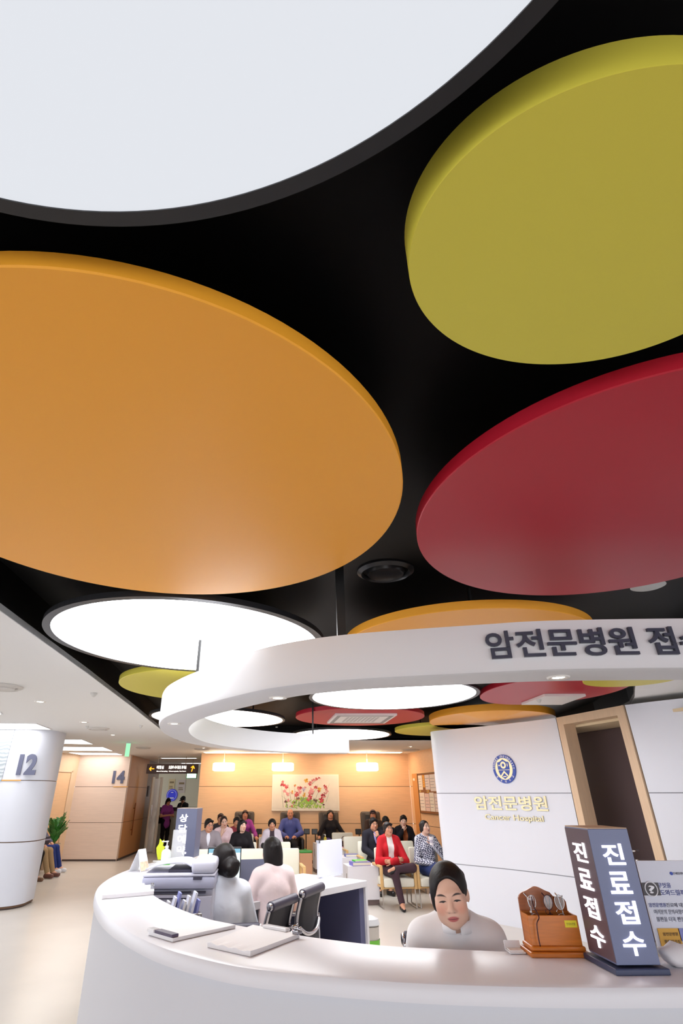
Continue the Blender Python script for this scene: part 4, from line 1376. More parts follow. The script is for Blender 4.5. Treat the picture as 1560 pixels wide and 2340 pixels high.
    if collar:
        cb = B()
        n_ = 20
        ra, rb_ = .058 * u, .063 * u
        rows = []
        for zz, rr in ((-.016, .076), (.008, .072), (.026, .068)):
            row = []
            for k in range(n_ + 1):
                a = -PI / 2 + .16 + (2 * PI - .32) * k / n_
                row.append(cb.verts.new((nb[0] + rr * u * math.cos(a) * (1.0), nb[1] - .016 * u + rr * u * math.sin(a) * 1.12, nb[2] + zz * u - .006 * u * (1 - math.sin(a)))))
            rows.append(row)
        for r0, r1 in zip(rows, rows[1:]):
            for k in range(n_):
                cb.faces.new((r0[k], r0[k + 1], r1[k + 1], r1[k]))
        o = obj('collar', cb, cloth('cloth_%d_%d_%d' % tuple(collar), collar), t, True)
        so = o.modifiers.new('thickness', 'SOLIDIFY'); so.thickness = .004
    # trousers
    tr = [ELL(pel + (0, 0, -.005), (.152 * u * g + .012, .114 * u * g + .012, .10 * u), .04)]
    for sd in (-1, 1):
        hip, kn, an, toe = LG[sd]
        a2 = kn + (an - kn) * .93
        tr += [CAP(hip, kn, .084 * u + .012, .060 * u + .012, .05), CAP(kn, a2, .060 * u + .010, .046 * u + .008, .03)]
    sdf_obj('trousers', tr, h, cloth('cloth_%d_%d_%d' % tuple(bottom), bottom), t)
    for sd in (-1, 1):
        hip, kn, an, toe = LG[sd]
        d = toe - an; d[2] = d[2] if (legs in ('crossed', 'figure4') and sd == 1) else 0
        f = d / np.linalg.norm(d)
        base = an + np.array((0, 0, -.05)) if abs(f[2]) < .05 else an - np.array((0, 0, .02))
        sdf_obj('shoe', [CAP(base - f * .045, base + f * .145, .043 * u, .037 * u, .02), ELL(an + np.array((0, 0, -.025)), .046 * u, .03), *([BOX(base + np.array((0, 0, .075)) + f * .08, (.1, .1, .05), .03, None, 's')] if not male else [CAP(base - f * .02 + (0, 0, .016), base + f * .135 + (0, 0, .004), .048 * u, .041 * u, .02)])] if abs(f[2]) < .05 else [CAP(base - f * .045, base + f * .13, .044 * u, .034 * u, .02), ELL(an, .046 * u, .03)], max(.008, h * .8), mat('shoe_%d_%d_%d' % tuple(shoe), shoe, .4), t)
    if glasses:
        bm = B()
        Pc = lambda x, y, z: tuple(hc + hs * (R @ np.array((x, y, z))))
        for sd in (-1, 1):
            tube(bm, [Pc(sd * .031 + .020 * math.cos(a), -.099 + .006 * abs(math.cos(a)) * (1 if sd * math.cos(a) > 0 else 0), .001 + .0145 * math.sin(a)) for a in [2 * PI * k / 16 for k in range(17)]], .0016 * hs, 6, False)
            tube(bm, [Pc(sd * .051, -.092, .004), Pc(sd * .080, .0, .008)], .0016 * hs, 6)
        tube(bm, [Pc(-.011, -.100, .004), Pc(.011, -.100, .004)], .0016 * hs, 6)
        obj('eyeglasses', bm, mat('dark_spectacle_frame', (46, 40, 42), .3), t, True)
    t['_dbg'] = 1
    del t['_dbg']
    return t, dict(hc=hc, nb=nb, A=A, LG=LG, R=R, pel=pel, chest=chest)
# ================================================================== FURNITURE AND SMALL THINGS
A7 = math.radians(7.3)
m_cream = mat('cream_vinyl', (226, 222, 206), .45)
m_birch = mat('birch_arm_wood', (214, 172, 112), .4, noise=(10, .08, (6, 6, .7)))
m_steel = mat('brushed_steel', (170, 160, 150), .3, .9)
def make_armchair():
    t = thing('armchair', 'proto', 'armchair', (0, 0, 0))
    obj('seat', box(B(), (0, -.10, .37), (.545, .54, .13), bev=.03), m_cream, t, 'auto')
    bm = B(); box(bm, (0, .20, .60), (.545, .09, .50), bev=.03, rx=-.10); obj('backrest', bm, m_cream, t, 'auto')
    for s in (-1, 1):
        bm = B()
        box(bm, (s * .300, -.06, .605), (.05, .58, .035), bev=.008)
        box(bm, (s * .300, -.335, .44), (.05, .035, .33), bev=.006)
        box(bm, (s * .300, .20, .44), (.05, .035, .33), bev=.006)
        obj('armrest', bm, m_birch, t, 'auto')
        bm = B(); tube(bm, [(s * .29, .19, .29), (s * .29, .22, .012), (s * .29, -.33, .012), (s * .29, -.30, .29)], .011, 8)
        obj('leg_frame', bm, m_steel, t, 'auto')
    obj('seat_rail', box(B(), (0, -.08, .295), (.57, .50, .025), bev=.004), m_birch, t)
    return t
arm0 = make_armchair(); used = [False]
def armchair(x, y, label, rz=A7):
    if not used[0]:
        used[0] = True
        arm0.location = (x, y, 0); arm0.rotation_euler = (0, 0, rz); arm0['label'] = label; arm0['group'] = 'cream armchairs in the waiting area'
        return arm0
    return dup(arm0, (x, y, 0), rz, label, 'cream armchairs in the waiting area')
for x, y, lb in ((1.60, 11.40, 'cream armchair under the person in the red cardigan'),
                 (2.25, 11.48, 'cream armchair under the person in the checked shirt'),
                 (1.42, 12.85, 'cream armchair under the person in the dark suit and violet shirt'),
                 (2.07, 12.93, 'empty cream armchair beside the person in the dark suit'),
                 (1.22, 14.28, 'empty cream armchair beside the white cabinet with the pink book'),
                 (1.87, 14.36, 'cream armchair under the dark clothed person hidden behind the red cardigan'),
                 (2.52, 14.44, 'cream armchair under the person in black jacket and brown top, hand at mouth'),
                 (1.02, 15.70, 'farthest empty cream armchair, holding a dark flowered bag'),
                 (-0.33, 11.20, 'empty cream armchair at the right end of the front left row'),
                 (-0.98, 11.12, 'empty cream armchair in the middle of the front left row'),
                 (-1.63, 11.04, 'empty cream armchair at the left end of the front left row'),
                 (-0.52, 12.65, 'empty cream armchair at the right end of the second left row'),
                 (-1.22, 12.57, 'cream armchair under the person with black bob and black blouse'),
                 (-1.90, 12.49, 'cream armchair under the person in the grey suit'),
                 (-0.74, 14.10, 'cream armchair under the elderly person in the pale cardigan'),
                 (-1.86, 13.95, 'cream armchair under the person in pale pink, chin in hand'),
                 (-2.16, 15.45, 'cream armchair under the person half hidden behind the pale pink one'),
                 (-1.50, 15.20, 'cream armchair under the person half hidden behind the black bob')):
    armchair(x, y, lb)

# white side cabinets with books on top
m_cab = mat('white_cabinet_laminate', (222, 220, 226), .35)
def cabinet(x, y, h, label, w=.56):
    t = thing('side_cabinet', label, 'cabinet', (x, y, 0), A7, 'white side cabinets between the rows')
    obj('cabinet_body', box(B(), (0, 0, .08 + (h - .08) / 2), (w, .46, h - .08), bev=.004), m_cab, t)
    obj('plinth', box(B(), (0, .01, .04), (w - .02, .43, .079)), mat('taupe_plinth', (110, 92, 90), .6), t)
    obj('handle', box(B(), (-w / 2 - .004, -.1, h - .2), (.006, .03, .16), bev=.002), m_steel, t)
    return t
def books(x, y, z, items, rz):
    zz = z
    for w, d, th, c, lab in items:
        t = thing('book', lab, 'book', (x, y, zz), rz, 'books on the white cabinets')
        obj('cover', box(B(), (0, 0, th / 2), (w, d, th), bev=.001), mat('book_cover_%d_%d_%d' % c, c, .5), t)
        obj('pages', box(B(), (.004, -.003, th / 2), (w - .004, d - .002, th * .72)), mat('page_edges', (228, 222, 208), .7), t)
        zz += th + .0005
cabinet(1.04, 11.62, .58, 'white side cabinet nearest the camera, with a green book on top')
cabinet(.86, 13.1, .58, 'white side cabinet second from the camera, with a blue book on top', .5)
cabinet(.66, 14.5, .60, 'white side cabinet third from the camera, with a pink book on top', .5)
cabinet(.52, 15.95, .62, 'white side cabinet farthest from the camera, with yellow bottle on top', .52)
books(1.02, 11.5, .58, [(.34, .22, .06, (120, 112, 190), 'thick violet spined book lying under the green book'), (.24, .18, .022, (70, 190, 50), 'bright green book lying on top of the violet one')], A7 + .1)
books(.98, 13.0, .58, [(.26, .18, .05, (96, 104, 160), 'blue grey book on the second white cabinet')], A7)
books(.78, 14.4, .60, [(.28, .2, .03, (214, 150, 160), 'pink covered book on the third white cabinet'), (.27, .19, .012, (70, 60, 84), 'dark thin book on the pink one')][::-1], A7)
books(.62, 15.85, .62, [(.26, .2, .02, (190, 186, 182), 'pale grey book on the farthest white cabinet')], A7)
yb = D(743, 1905, 15.9)
t = thing('lotion_bottle', 'small yellow pump bottle on the farthest white cabinet', 'bottle', (yb.x, 15.98, .62))
bm = B(); lathe(bm, [(0, .001), (.038, .001), (.04, .01), (.036, .11), (.012, .125), (.012, .15), (0, .15)], n=16); obj('bottle', bm, mat('yellow_lotion', (220, 206, 70), .3), t, 'auto')
bm = B(); cyl(bm, (0, 0, .165), .012, .03, 10); box(bm, (-.015, 0, .182), (.05, .014, .01)); obj('pump', bm, mat('white_pump_plastic', (232, 232, 230), .3), t)
t = thing('tissue_box', 'white tissue box on the second white cabinet', 'tissue box', (1.0, 13.12, .6305) if False else (.72, 13.12, .58), A7)
obj('box', box(B(), (0, 0, .05), (.12, .12, .1), bev=.003), mat('white_card', (240, 240, 242), .6), t)
# flowered bag on the farthest empty chair
fb = D(788, 1925, 15.6)
t = thing('handbag', 'dark flowered handbag on the farthest empty armchair', 'handbag', (fb.x, 15.62, .437), A7)
bm = B(); box(bm, (0, 0, .13), (.26, .12, .24), bev=.03); obj('bag_body', bm, mat('dark_flowered_cloth', (70, 52, 50), .8, noise=(30, .9)), t, 'auto')
bm = B(); tube(bm, smooth_path([(-.08, 0, .24), (-.06, 0, .33), (.06, 0, .33), (.08, 0, .24)], 5), .008, 8); obj('handle', bm, mat('dark_flowered_cloth', (70, 52, 50), .8), t)
# orange bin with green lid
gb = Z(697, 1988, 0)
t = thing('waste_bin', 'peach waste bin with a green lid in the waiting area', 'bin', (gb.x, 15.1, 0), A7)
obj('bin_body', box(B(), (0, 0, .24), (.30, .30, .48), bev=.01), mat('peach_bin_panel', (226, 170, 132), .5), t)
bm = B(); box(bm, (0, 0, .505), (.31, .31, .05), bev=.015); box(bm, (0, 0, .54), (.06, .06, .03), bev=.008); obj('lid', bm, mat('green_bin_lid', (70, 160, 70), .4), t)

# massage chairs along the back wall
m_leather = mat('dark_brown_leather', (74, 62, 54), .45)
m_leather_d = mat('black_brown_leather', (38, 32, 30), .4)
def massage(x, y, label, flip=1):
    t = thing('massage_chair', label, 'massage chair', (x, y, 0), math.radians(3), 'dark massage chairs along the maple wall')
    bm = B(); box(bm, (0, .30, .86), (.56, .17, .88), bev=.06, rx=-.28, seg=3); obj('backrest', bm, m_leather, t, 'auto')
    bm = B(); box(bm, (0, .28, 1.12), (.34, .10, .24), bev=.04, rx=-.28, seg=3); obj('head_pillow', bm, m_leather_d, t, 'auto')
    bm = B(); box(bm, (0, -.10, .42), (.50, .56, .16), bev=.04); obj('seat', bm, m_leather_d, t, 'auto')
    bm = B(); box(bm, (0, -.40, .26), (.44, .16, .34), bev=.04, rx=.3); obj('leg_rest', bm, m_leather_d, t, 'auto')
    bm = B(); box(bm, (0, .05, .14), (.56, .7, .26), bev=.03); obj('base', bm, m_leather_d, t, 'auto')
    for s in (-1, 1):
        bm = B(); box(bm, (s * .315, -.06, .46), (.11, .72, .44), bev=.045, seg=3); obj('armrest', bm, m_leather_d, t, 'auto')
    bm = B(); box(bm, (flip * .44, -.2, .83), (.16, .05, .13), bev=.012, rx=-.3); tube(bm, [(flip * .42, -.2, .77), (flip * .42, -.15, .012)], .014, 8); box(bm, (flip * .42, -.15, .012), (.12, .2, .02))
    obj('remote_stand', bm, mat('dark_remote_plastic', (30, 26, 26), .35), t)
    return t
MC = [(-1.66, 'massage chair at the left with the person in magenta'), (-.37, 'massage chair under the painting with the person in the blue shirt'), (.72, 'massage chair with the person in black top and violet trousers'), (1.90, 'massage chair at the right with the person in a cap')]
for i, (x, lb) in enumerate(MC):
    massage(x, 16.85, lb, 1 if i in (0, 1) else -1)

# painting on the back wall
pw, ph = 1.99, .955
t = thing('painting', 'wide flower painting on pale canvas, hanging on the maple wall', 'painting', (.05, 17.745, 1.29))
obj('frame', box(B(), (0, -.02, ph / 2), (pw, .038, ph), bev=.004), mat('cream_frame', (240, 228, 210), .5), t)
obj('canvas', bx(B(), -pw / 2 + .03, pw / 2 - .03, -.042, -.0395, .055, ph - .03), mat('pale_canvas', (234, 222, 206), .7, noise=(4, .03)), t)
random.seed(11)
cols = {'rose': (224, 96, 100), 'deep': (196, 52, 70), 'pink': (238, 160, 160), 'amber': (240, 178, 74), 'leaf': (150, 196, 72), 'lime': (186, 214, 96), 'stem': (140, 150, 116), 'lilac': (206, 190, 214), 'plum': (120, 70, 76)}
BMS = {k: B() for k in cols}
lay = [0]
def pt(px, py):
    return ((px - 20) / 180 * 1.0, 0)
def petal(k, x, z, r, n=5, sq=1.0):
    lay[0] += 1
    y = -.0425 - .000012 * lay[0]
    bm = BMS[k]
    for q in range(n):
        a = q * 2 * PI / n + random.uniform(0, 1)
        cx, cz = x + r * .55 * math.cos(a), z + r * .55 * math.sin(a)
        vs = [bm.verts.new((cx + r * .5 * math.cos(a) * math.cos(b) - r * .32 * math.sin(a) * math.sin(b), y, cz + r * .5 * math.sin(a) * math.cos(b) + r * .32 * math.cos(a) * math.sin(b))) for b in [2 * PI * w / 8 for w in range(8)]]
        bm.faces.new(vs)
def stroke(k, x0, z0, x1, z1, w):
    lay[0] += 1
    y = -.0425 - .000012 * lay[0]
    d = Vector((x1 - x0, z1 - z0)).normalized(); n = Vector((-d.y, d.x)) * w
    bm = BMS[k]
    bm.faces.new([bm.verts.new(p) for p in ((x0 - n.x, y, z0 - n.y), (x1 - n.x * .3, y, z1 - n.y * .3), (x1 + n.x * .3, y, z1 + n.y * .3), (x0 + n.x, y, z0 + n.y))])
def pc(px, py):       # crop pixels of the painting to its metres
    return (px - 755) / 1200 * pw, (800 - py) / 650 * ph
for x0, y0, x1, y1 in ((360, 740, 310, 230), (420, 700, 340, 420), (500, 640, 450, 320), (640, 600, 650, 340), (560, 700, 320, 530), (800, 620, 860, 400), (860, 560, 980, 330), (1060, 600, 1190, 310), (1120, 640, 1180, 470), (930, 600, 1000, 420), (700, 600, 730, 430), (860, 330, 1000, 210), (560, 600, 560, 360)):
    a, b = pc(x0, y0), pc(x1, y1); stroke('stem', a[0], a[1], b[0], b[1], .006)
for k in range(300):
    px = random.gauss(740, 170); py = random.uniform(585, 755)
    if 380 < px < 1130 and py > 560 + abs(px - 740) * .28:
        a = pc(px, py); ang = random.uniform(.4, 2.7); ln_ = random.uniform(.04, .085)
        stroke(random.choice(['leaf', 'lime', 'leaf', 'stem']), a[0], a[1], a[0] + ln_ * math.cos(ang), a[1] + ln_ * math.sin(ang), .017)
for px, py, k, r in ((345, 285, 'rose', .03), (330, 340, 'deep', .035), (375, 345, 'rose', .035), (415, 380, 'rose', .04), (378, 450, 'pink', .035), (440, 505, 'pink', .04), (640, 400, 'rose', .045), (670, 385, 'deep', .03), (655, 460, 'pink', .04), (600, 515, 'rose', .045), (605, 475, 'deep', .02),
                     (775, 265, 'amber', .045), (835, 315, 'rose', .045), (880, 265, 'pink', .03), (935, 240, 'pink', .04), (1000, 210, 'deep', .02), (1005, 420, 'amber', .045), (930, 385, 'rose', .035), (860, 430, 'pink', .05), (845, 495, 'rose', .045), (835, 560, 'deep', .05), (800, 600, 'rose', .04), (870, 460, 'pink', .05),
                     (1105, 370, 'rose', .04), (1130, 430, 'pink', .035), (1100, 490, 'pink', .03), (1065, 540, 'deep', .05), (1090, 525, 'plum', .02), (1035, 610, 'deep', .055), (515, 470, 'amber', .035), (565, 350, 'amber', .025), (730, 530, 'amber', .035), (720, 420, 'lilac', .04), (405, 630, 'plum', .025), (450, 625, 'pink', .03), (600, 590, 'plum', .025), (635, 580, 'plum', .025), (910, 610, 'plum', .022), (940, 630, 'plum', .022), (515, 715, 'rose', .025), (560, 650, 'plum', .02), (1070, 690, 'plum', .02)):
    a = pc(px, py); petal(k, a[0], a[1], r * 1.4)
    petal(random.choice(['pink', 'rose', k]), a[0] + random.uniform(-.05, .05), a[1] + random.uniform(-.05, .05), r * .9)
for k, bm in BMS.items():
    obj({'rose': 'rose', 'deep': 'red', 'pink': 'pink', 'amber': 'amber', 'leaf': 'green', 'lime': 'lime', 'stem': 'olive', 'lilac': 'lilac', 'plum': 'plum'}[k] + '_flower_print', bm, mat('paint_' + k, cols[k], .7), t)

# pendant lamps
m_shade = mat('glowing_white_shade', (255, 236, 208), .6, emit=PEND_E)
for px, lb in ((511, 'glowing white drum pendant at the left end of the maple wall'), (646, 'glowing white drum pendant above the painting'), (839, 'glowing white drum pendant right of the painting')):
    w = D(px, 1755, 16.9)
    t = thing('pendant_lamp', lb, 'pendant lamp', (w.x, 16.9, CEIL), 0, 'three white drum pendants by the maple wall')
    bm = B(); lathe(bm, [(0, -.30), (.28, -.30), (.315, -.32), (.315, -.49), (.28, -.51), (0, -.51)], n=40); obj('shade', bm, m_shade, t, 'auto')
    obj('cord', cyl(B(), (0, 0, -.15), .006, .30, 8), m_white, t)
    obj('canopy', cyl(B(), (0, 0, -.02), .035, .038, 16), m_white, t)
    obj('stem', cyl(B(), (0, 0, -.25), .02, .1, 12), m_white, t)

# bulletin board on the right wall
def on_right(Y, z, off=.004): return Vector((3.17 + (17.75 - Y) * (.58 / 4.25) - off, Y, z))
wd_ = (on_right(15.4, 0) - on_right(16.9, 0)); wl = wd_.length; ang = math.atan2(wd_.y, wd_.x)
t = thing('bulletin_board', 'framed bulletin board with pale notices beside the white wall', 'bulletin board', on_right(16.9, 1.27), ang)
obj('board', bx(B(), 0, wl, -.025, -.002, 0, .95, .003), mat('brown_cork', (150, 96, 54), .8, noise=(60, .2)), t)
bm = B()
for x0, x1, z0, z1 in ((-.02, 0, -.02, .97), (wl, wl + .02, -.02, .97), (0, wl, -.02, 0), (0, wl, .95, .97)): bx(bm, x0, x1, -.035, -.001, z0, z1)
obj('frame', bm, mat('dark_bronze_frame', (104, 70, 44), .4), t)
random.seed(5)
for i, (x, z, w, h_, c) in enumerate(((.03, .56, .34, .36, (240, 226, 210)), (.40, .62, .16, .30, (244, 170, 60)), (.59, .56, .36, .36, (240, 224, 218)), (.03, .05, .40, .44, (240, 226, 214)), (.46, .05, .34, .42, (236, 206, 196)), (.83, .05, .34, .44, (240, 230, 214)), (.05, .505, .12, .045, (244, 206, 90)), (.66, .49, .16, .06, (246, 190, 60)), (.98, .52, .46, .40, (238, 226, 218)), (1.2, .05, .28, .42, (236, 216, 206)))):
    o = obj('notice', bx(B(), x, x + w, -.0275, -.0256, z, z + h_), mat('notice_%d_%d_%d' % c, c, .7), t)
    bm = B()
    for q in range(4):
        bx(bm, x + .02, x + w - random.uniform(.02, w * .4), -.0281, -.0277, z + h_ * (.2 + .18 * q), z + h_ * (.2 + .18 * q) + .008)
    obj('printed_lines', bm, mat('grey_print', (96, 96, 112), .6), o)
# door leaf set into the right wall
dv = on_right(17.5, 0) ; t = thing('door_2', 'narrow maple door in the right wall beside the bulletin board', 'door', on_right(17.45, 0, .003), ang); t['kind'] = 'structure'
obj('door_panel', bx(B(), 0, .45, -.012, -.001, .02, 2.25), mat('amber_door_panel', (206, 142, 78), .45, noise=(8, .06, (6, 6, .6))), t)
obj('number_plate', bx(B(), .08, .24, -.016, -.0125, 2.07, 2.13), mat('notice_240_226_210', (240, 226, 210), .7), t)

# corridor sign, exit signs
t = thing('direction_sign', 'dark hanging direction sign with amber arrows at the corridor mouth', 'sign', (D(394, 1757, 19.3).x, 19.3, CEIL))
sw_ = D(452, 1757, 19.3).x - D(336, 1757, 19.3).x
zt, zb = D(394, 1746, 19.3).z - CEIL, D(394, 1768, 19.3).z - CEIL
obj('sign_box', box(B(), (0, 0, (zt + zb) / 2), (sw_, .1, zt - zb), bev=.004), mat('dark_brown_sign', (84, 66, 64), .5), t)
for x in (-.5, .42):
    obj('hanger', cyl(B(), (x, 0, zt / 2), .012, -zt, 8), m_steel, t)
m_glow = mat('lit_sign_text', (255, 252, 244), .5, emit=2.2); m_arrow = mat('lit_amber_arrow', (255, 176, 40), .5, emit=1.6)
zc, hh = (zt + zb) / 2, zt - zb
def arrow(cx, cz, L_, ang, nm):
    bm = B()
    ca, sa = math.cos(ang), math.sin(ang)
    def bar(x0, z0, x1, z1, w):
        a, b = Vector((x0 * ca - z0 * sa, x0 * sa + z0 * ca)), Vector((x1 * ca - z1 * sa, x1 * sa + z1 * ca))
        d = (b - a).normalized(); n = Vector((-d.y, d.x)) * w / 2
        bm.faces.new([bm.verts.new((cx + p.x, -.052, cz + p.y)) for p in (a - n, b - n, b + n, a + n)])
        bm.faces.new([bm.verts.new((cx + p.x, -.051, cz + p.y)) for p in (a - n, a + n, b + n, b - n)])
    bar(0, -L_ / 2, 0, L_ / 2, L_ * .17); bar(0, L_ / 2, -L_ * .36, L_ * .12, L_ * .17); bar(0, L_ / 2, L_ * .36, L_ * .12, L_ * .17)
    obj(nm, bm, m_arrow, t)
arrow(-sw_ / 2 + .17, zc, hh * .55, PI / 2, 'left_arrow'); arrow(sw_ / 2 - .17, zc, hh * .6, -.25, 'up_arrow')
for s, x, w, z, h_ in (('채혈실', -.40, .24, .045, .10), ('Blood Sampling', -.32, .36, -.075, .04), ('초음파·내시경실 휴게실', .17, .58, .045, .10), ('Ultrasonography, Rest Room', .18, .56, -.075, .04)):
    tx = fit_text(text_mesh(s, 1, .002, .012), w, h_)
    place_text('lettering', tx, m_glow, t, lambda a, b, c: (a + x, -.0515 - c, b + zc + z))
m_exit = mat('lit_green_exit', (70, 220, 130), .5, emit=1.6); m_exitw = mat('lit_pale_green', (200, 255, 214), .5, emit=2.4)
e = D(438, 1772, 20.6)
t = thing('exit_sign', 'small lit green exit sign hanging at the right of the corridor', 'exit sign', (e.x, 20.6, CEIL))
ez = e.z - CEIL
obj('sign_box', box(B(), (0, 0, ez), (.36, .06, .2), bev=.004), mat('green_exit_housing', (60, 130, 84), .5), t)
obj('lit_panel', bx(B(), -.16, .16, -.034, -.031, ez - .08, ez + .08), m_exitw, t)
tx = fit_text(text_mesh('EXIT', 1, .002, .01), .2, .07); place_text('lettering', tx, m_exit, t, lambda a, b, c: (a, -.0355 - c, b + ez))
obj('hanger', cyl(B(), (0, 0, (ez + .1) / 2), .01, -(ez + .1), 8), m_steel, t)
e = Z(294, 1697, CEIL)
t = thing('exit_sign', 'lit green sign panel seen edge on, hanging near the number 14 wall', 'exit sign', (e.x, e.y, CEIL), math.radians(17))
e2 = D(291, 1728, e.y).z - CEIL
obj('lit_panel', bx(B(), -.05, .05, -.16, .16, e2, -.03), mat('soft_green_glow', (150, 236, 180), .5, emit=.9), t)
obj('hanger_plate', bx(B(), -.055, .055, -.17, .17, -.03, -.001), m_white, t)

# corridor: reception desk, round blue sign, notices, door posts
cz = D(380, 1845, 22.8).z
t = thing('corridor_desk', 'pale corridor desk with a dark top behind the person in purple', 'desk', (-4.45, 22.9, 0))
obj('desk_front', bx(B(), -1.1, 1.1, -.1, .35, 0, cz - .12), mat('pale_green_desk', (190, 194, 180), .5), t)
obj('desk_top', bx(B(), -1.15, 1.15, -.16, .4, cz - .12, cz), mat('dark_brown_top', (52, 36, 34), .4), t)
b_ = D(392, 1817, 25.9)
t = thing('round_sign', 'round blue sign over the corridor desk', 'sign', (b_.x, 25.99, b_.z))
obj('disc', cyl(B(), (0, -.02, 0), .235, .03, 40, 'y', .004), mat('cobalt_blue_sign', (40, 50, 196), .4, emit=.25), t)
bm = B(); tube(bm, [(.19 * math.cos(k * PI / 20), -.037, .19 * math.sin(k * PI / 20)) for k in range(41)], .006, 6, False); bx(bm, -.05, .05, -.0375, -.0355, .09, .12); bx(bm, -.09, .09, -.0375, -.0355, -.13, -.09)
obj('white_marks', bm, mat('white_print', (236, 236, 240), .5), t)
for (x0, y0, x1, y1, lb, c) in ((383, 1780, 400, 1808, 'cream notice above the round blue sign', (206, 190, 150)), (404, 1782, 424, 1812, 'pale poster beside the round blue sign', (196, 186, 180))):
    p, q = D(x0, y1, 25.95), D(x1, y0, 25.95)
    t = thing('wall_poster', lb, 'poster', (p.x, 25.99, p.z))
    w, h_ = q.x - p.x, q.z - p.z
    obj('sheet', bx(B(), 0, w, -.012, -.002, 0, h_), mat('poster_%d' % c[0], c, .6), t)
    bm = B(); bx(bm, w * .15, w * .85, -.0135, -.0125, h_ * .65, h_ * .8); bx(bm, w * .15, w * .7, -.0135, -.0125, h_ * .35, h_ * .42); bx(bm, w * .15, w * .75, -.0135, -.0125, h_ * .22, h_ * .29)
    obj('printed_marks', bm, mat('olive_brown_print', (130, 112, 80), .6), t)
p = D(352, 1785, 20.8); z_ = p.z
bmx = D(345, 1785, 20.2)
t = thing('glass_door', 'open glass door with two pale upright posts at the corridor mouth', 'door', (D(344, 1840, 20.5).x, 20.5, 0), .9)
for x in (0, .34):
    obj('door_post', bx(B(), x - .045, x + .045, -.03, .03, 0, 2.25, .006), mat('pale_door_post', (214, 208, 196), .4), t)
obj('glass_pane', bx(B(), .046, .294, -.006, .006, .05, 2.2), m_glassy, t)
obj('pull_handle', cyl(B(), (.02, -.06, 1.05), .014, .7, 10), m_chrome, t)
for z0 in (.8, 1.3): pass
t = thing('pull_handle', 'long vertical door pull on the amber corridor wall', 'handle', (-5.5, 19.6, 1.02), 0)
bm = B(); tube(bm, [(.03, 0, -.45), (.03, 0, .45)], .016, 10); tube(bm, [(-.02, 0, -.3), (.03, 0, -.3)], .012, 8); tube(bm, [(-.02, 0, .3), (.03, 0, .3)], .012, 8)
obj('grip', bm, mat('copper_brown_handle', (140, 84, 50), .3, .7), t)
w = D(331, 1808, 21.8)
tag(obj('door_plate', box(B(), (0, 0, 0), (.03, .16, .34), bev=.004), mat('dark_brown_sign', (84, 66, 64), .5), None, loc=(-5.63, 21.6, w.z)), 'small dark plate on the grey corridor wall', 'sign plate')

# door recess on the left wall
wl_p = Vector((-7.07, 18.35)); wl_q = Vector((-7.62, 16.4))
dd = wl_q - wl_p; an = math.atan2(dd.y, dd.x)
t = thing('door_3', 'pale maple door leaf between the white pillar and the number 14 wall', 'door', (wl_p.x + dd.x * .1, wl_p.y + dd.y * .1, 0), an); t['kind'] = 'structure'
obj('door_panel', bx(B(), .12, 1.25, .003, .02, .02, 2.3), m_maple, t)
obj('door_frame', bx(B(), .05, .11, .001, .04, 0, 2.36), m_maple_trim, t)
obj('frame_head', bx(B(), .05, 1.3, .001, .04, 2.31, 2.36), m_maple_trim, t)

# plant at the end of the bench
random.seed(8)
t = thing('potted_plant', 'green leafy plant in a beige pot behind the seated legs at the left', 'plant', (-6.93, 17.2, 0))
bm = B(); lathe(bm, [(0, .001), (.14, .001), (.19, .5), (.2, .52), (.18, .52), (.17, .47), (0, .47)], n=28); obj('pot', bm, mat('beige_planter', (206, 188, 164), .5), t, 'auto')
stem_bm, leaf_bm = B(), B()
for k in range(15):
    a = k * 2.4; reach = random.uniform(.12, .33); top = random.uniform(.75, 1.12) if k else 1.22
    pts = smooth_path([(0.02 * math.cos(a), .02 * math.sin(a), .47), (reach * .4 * math.cos(a), reach * .4 * math.sin(a), (top + .5) * .52), (reach * math.cos(a), reach * math.sin(a), top)], 7)
    tube(stem_bm, pts, [.011 - .0005 * i for i in range(len(pts))], 6)
    for i in range(3, len(pts)):
        for s in (-1, 1):
            p = pts[i]; tg = (pts[i] - pts[i - 1]).normalized(); side = tg.cross(Vector((0, 0, 1))).normalized() * s
            d = (side * .9 + tg * .5 + Vector((0, 0, random.uniform(-.1, .3)))).normalized(); u_ = d.cross(tg).normalized(); wv = d.cross(u_)
            L_ = .11
            q = [p, p + d * L_ * .45 + wv * .036 + u_ * .006, p + d * L_, p + d * L_ * .45 - wv * .036 + u_ * .006]
            lv = [leaf_bm.verts.new(x) for x in q]
            leaf_bm.faces.new(lv)
obj('stems', stem_bm, mat('plant_stem_green', (84, 120, 50), .5), t, True)
o = obj('leaves', leaf_bm, mat('glossy_plant_green', (44, 116, 40), .35, noise=(9, .4)), t)
so = o.modifiers.new('thickness', 'SOLIDIFY'); so.thickness = .003

# bench by the left wall
t = thing('wall_bench', 'long pale bench behind the white pillar with three seated people', 'bench', (-6.86, 15.0, 0))
obj('bench_seat', bx(B(), -.32, .22, -1.5, 1.5, .36, .44, .02), m_cream, t, 'auto')
for y in (-1.3, 1.3):
    obj('bench_leg', bx(B(), -.28, .18, y - .03, y + .03, 0, .36), m_maple_trim, t)
obj('bench_back', bx(B(), -.36, -.325, -1.5, 1.5, .3, .85, .01), m_cream, t)

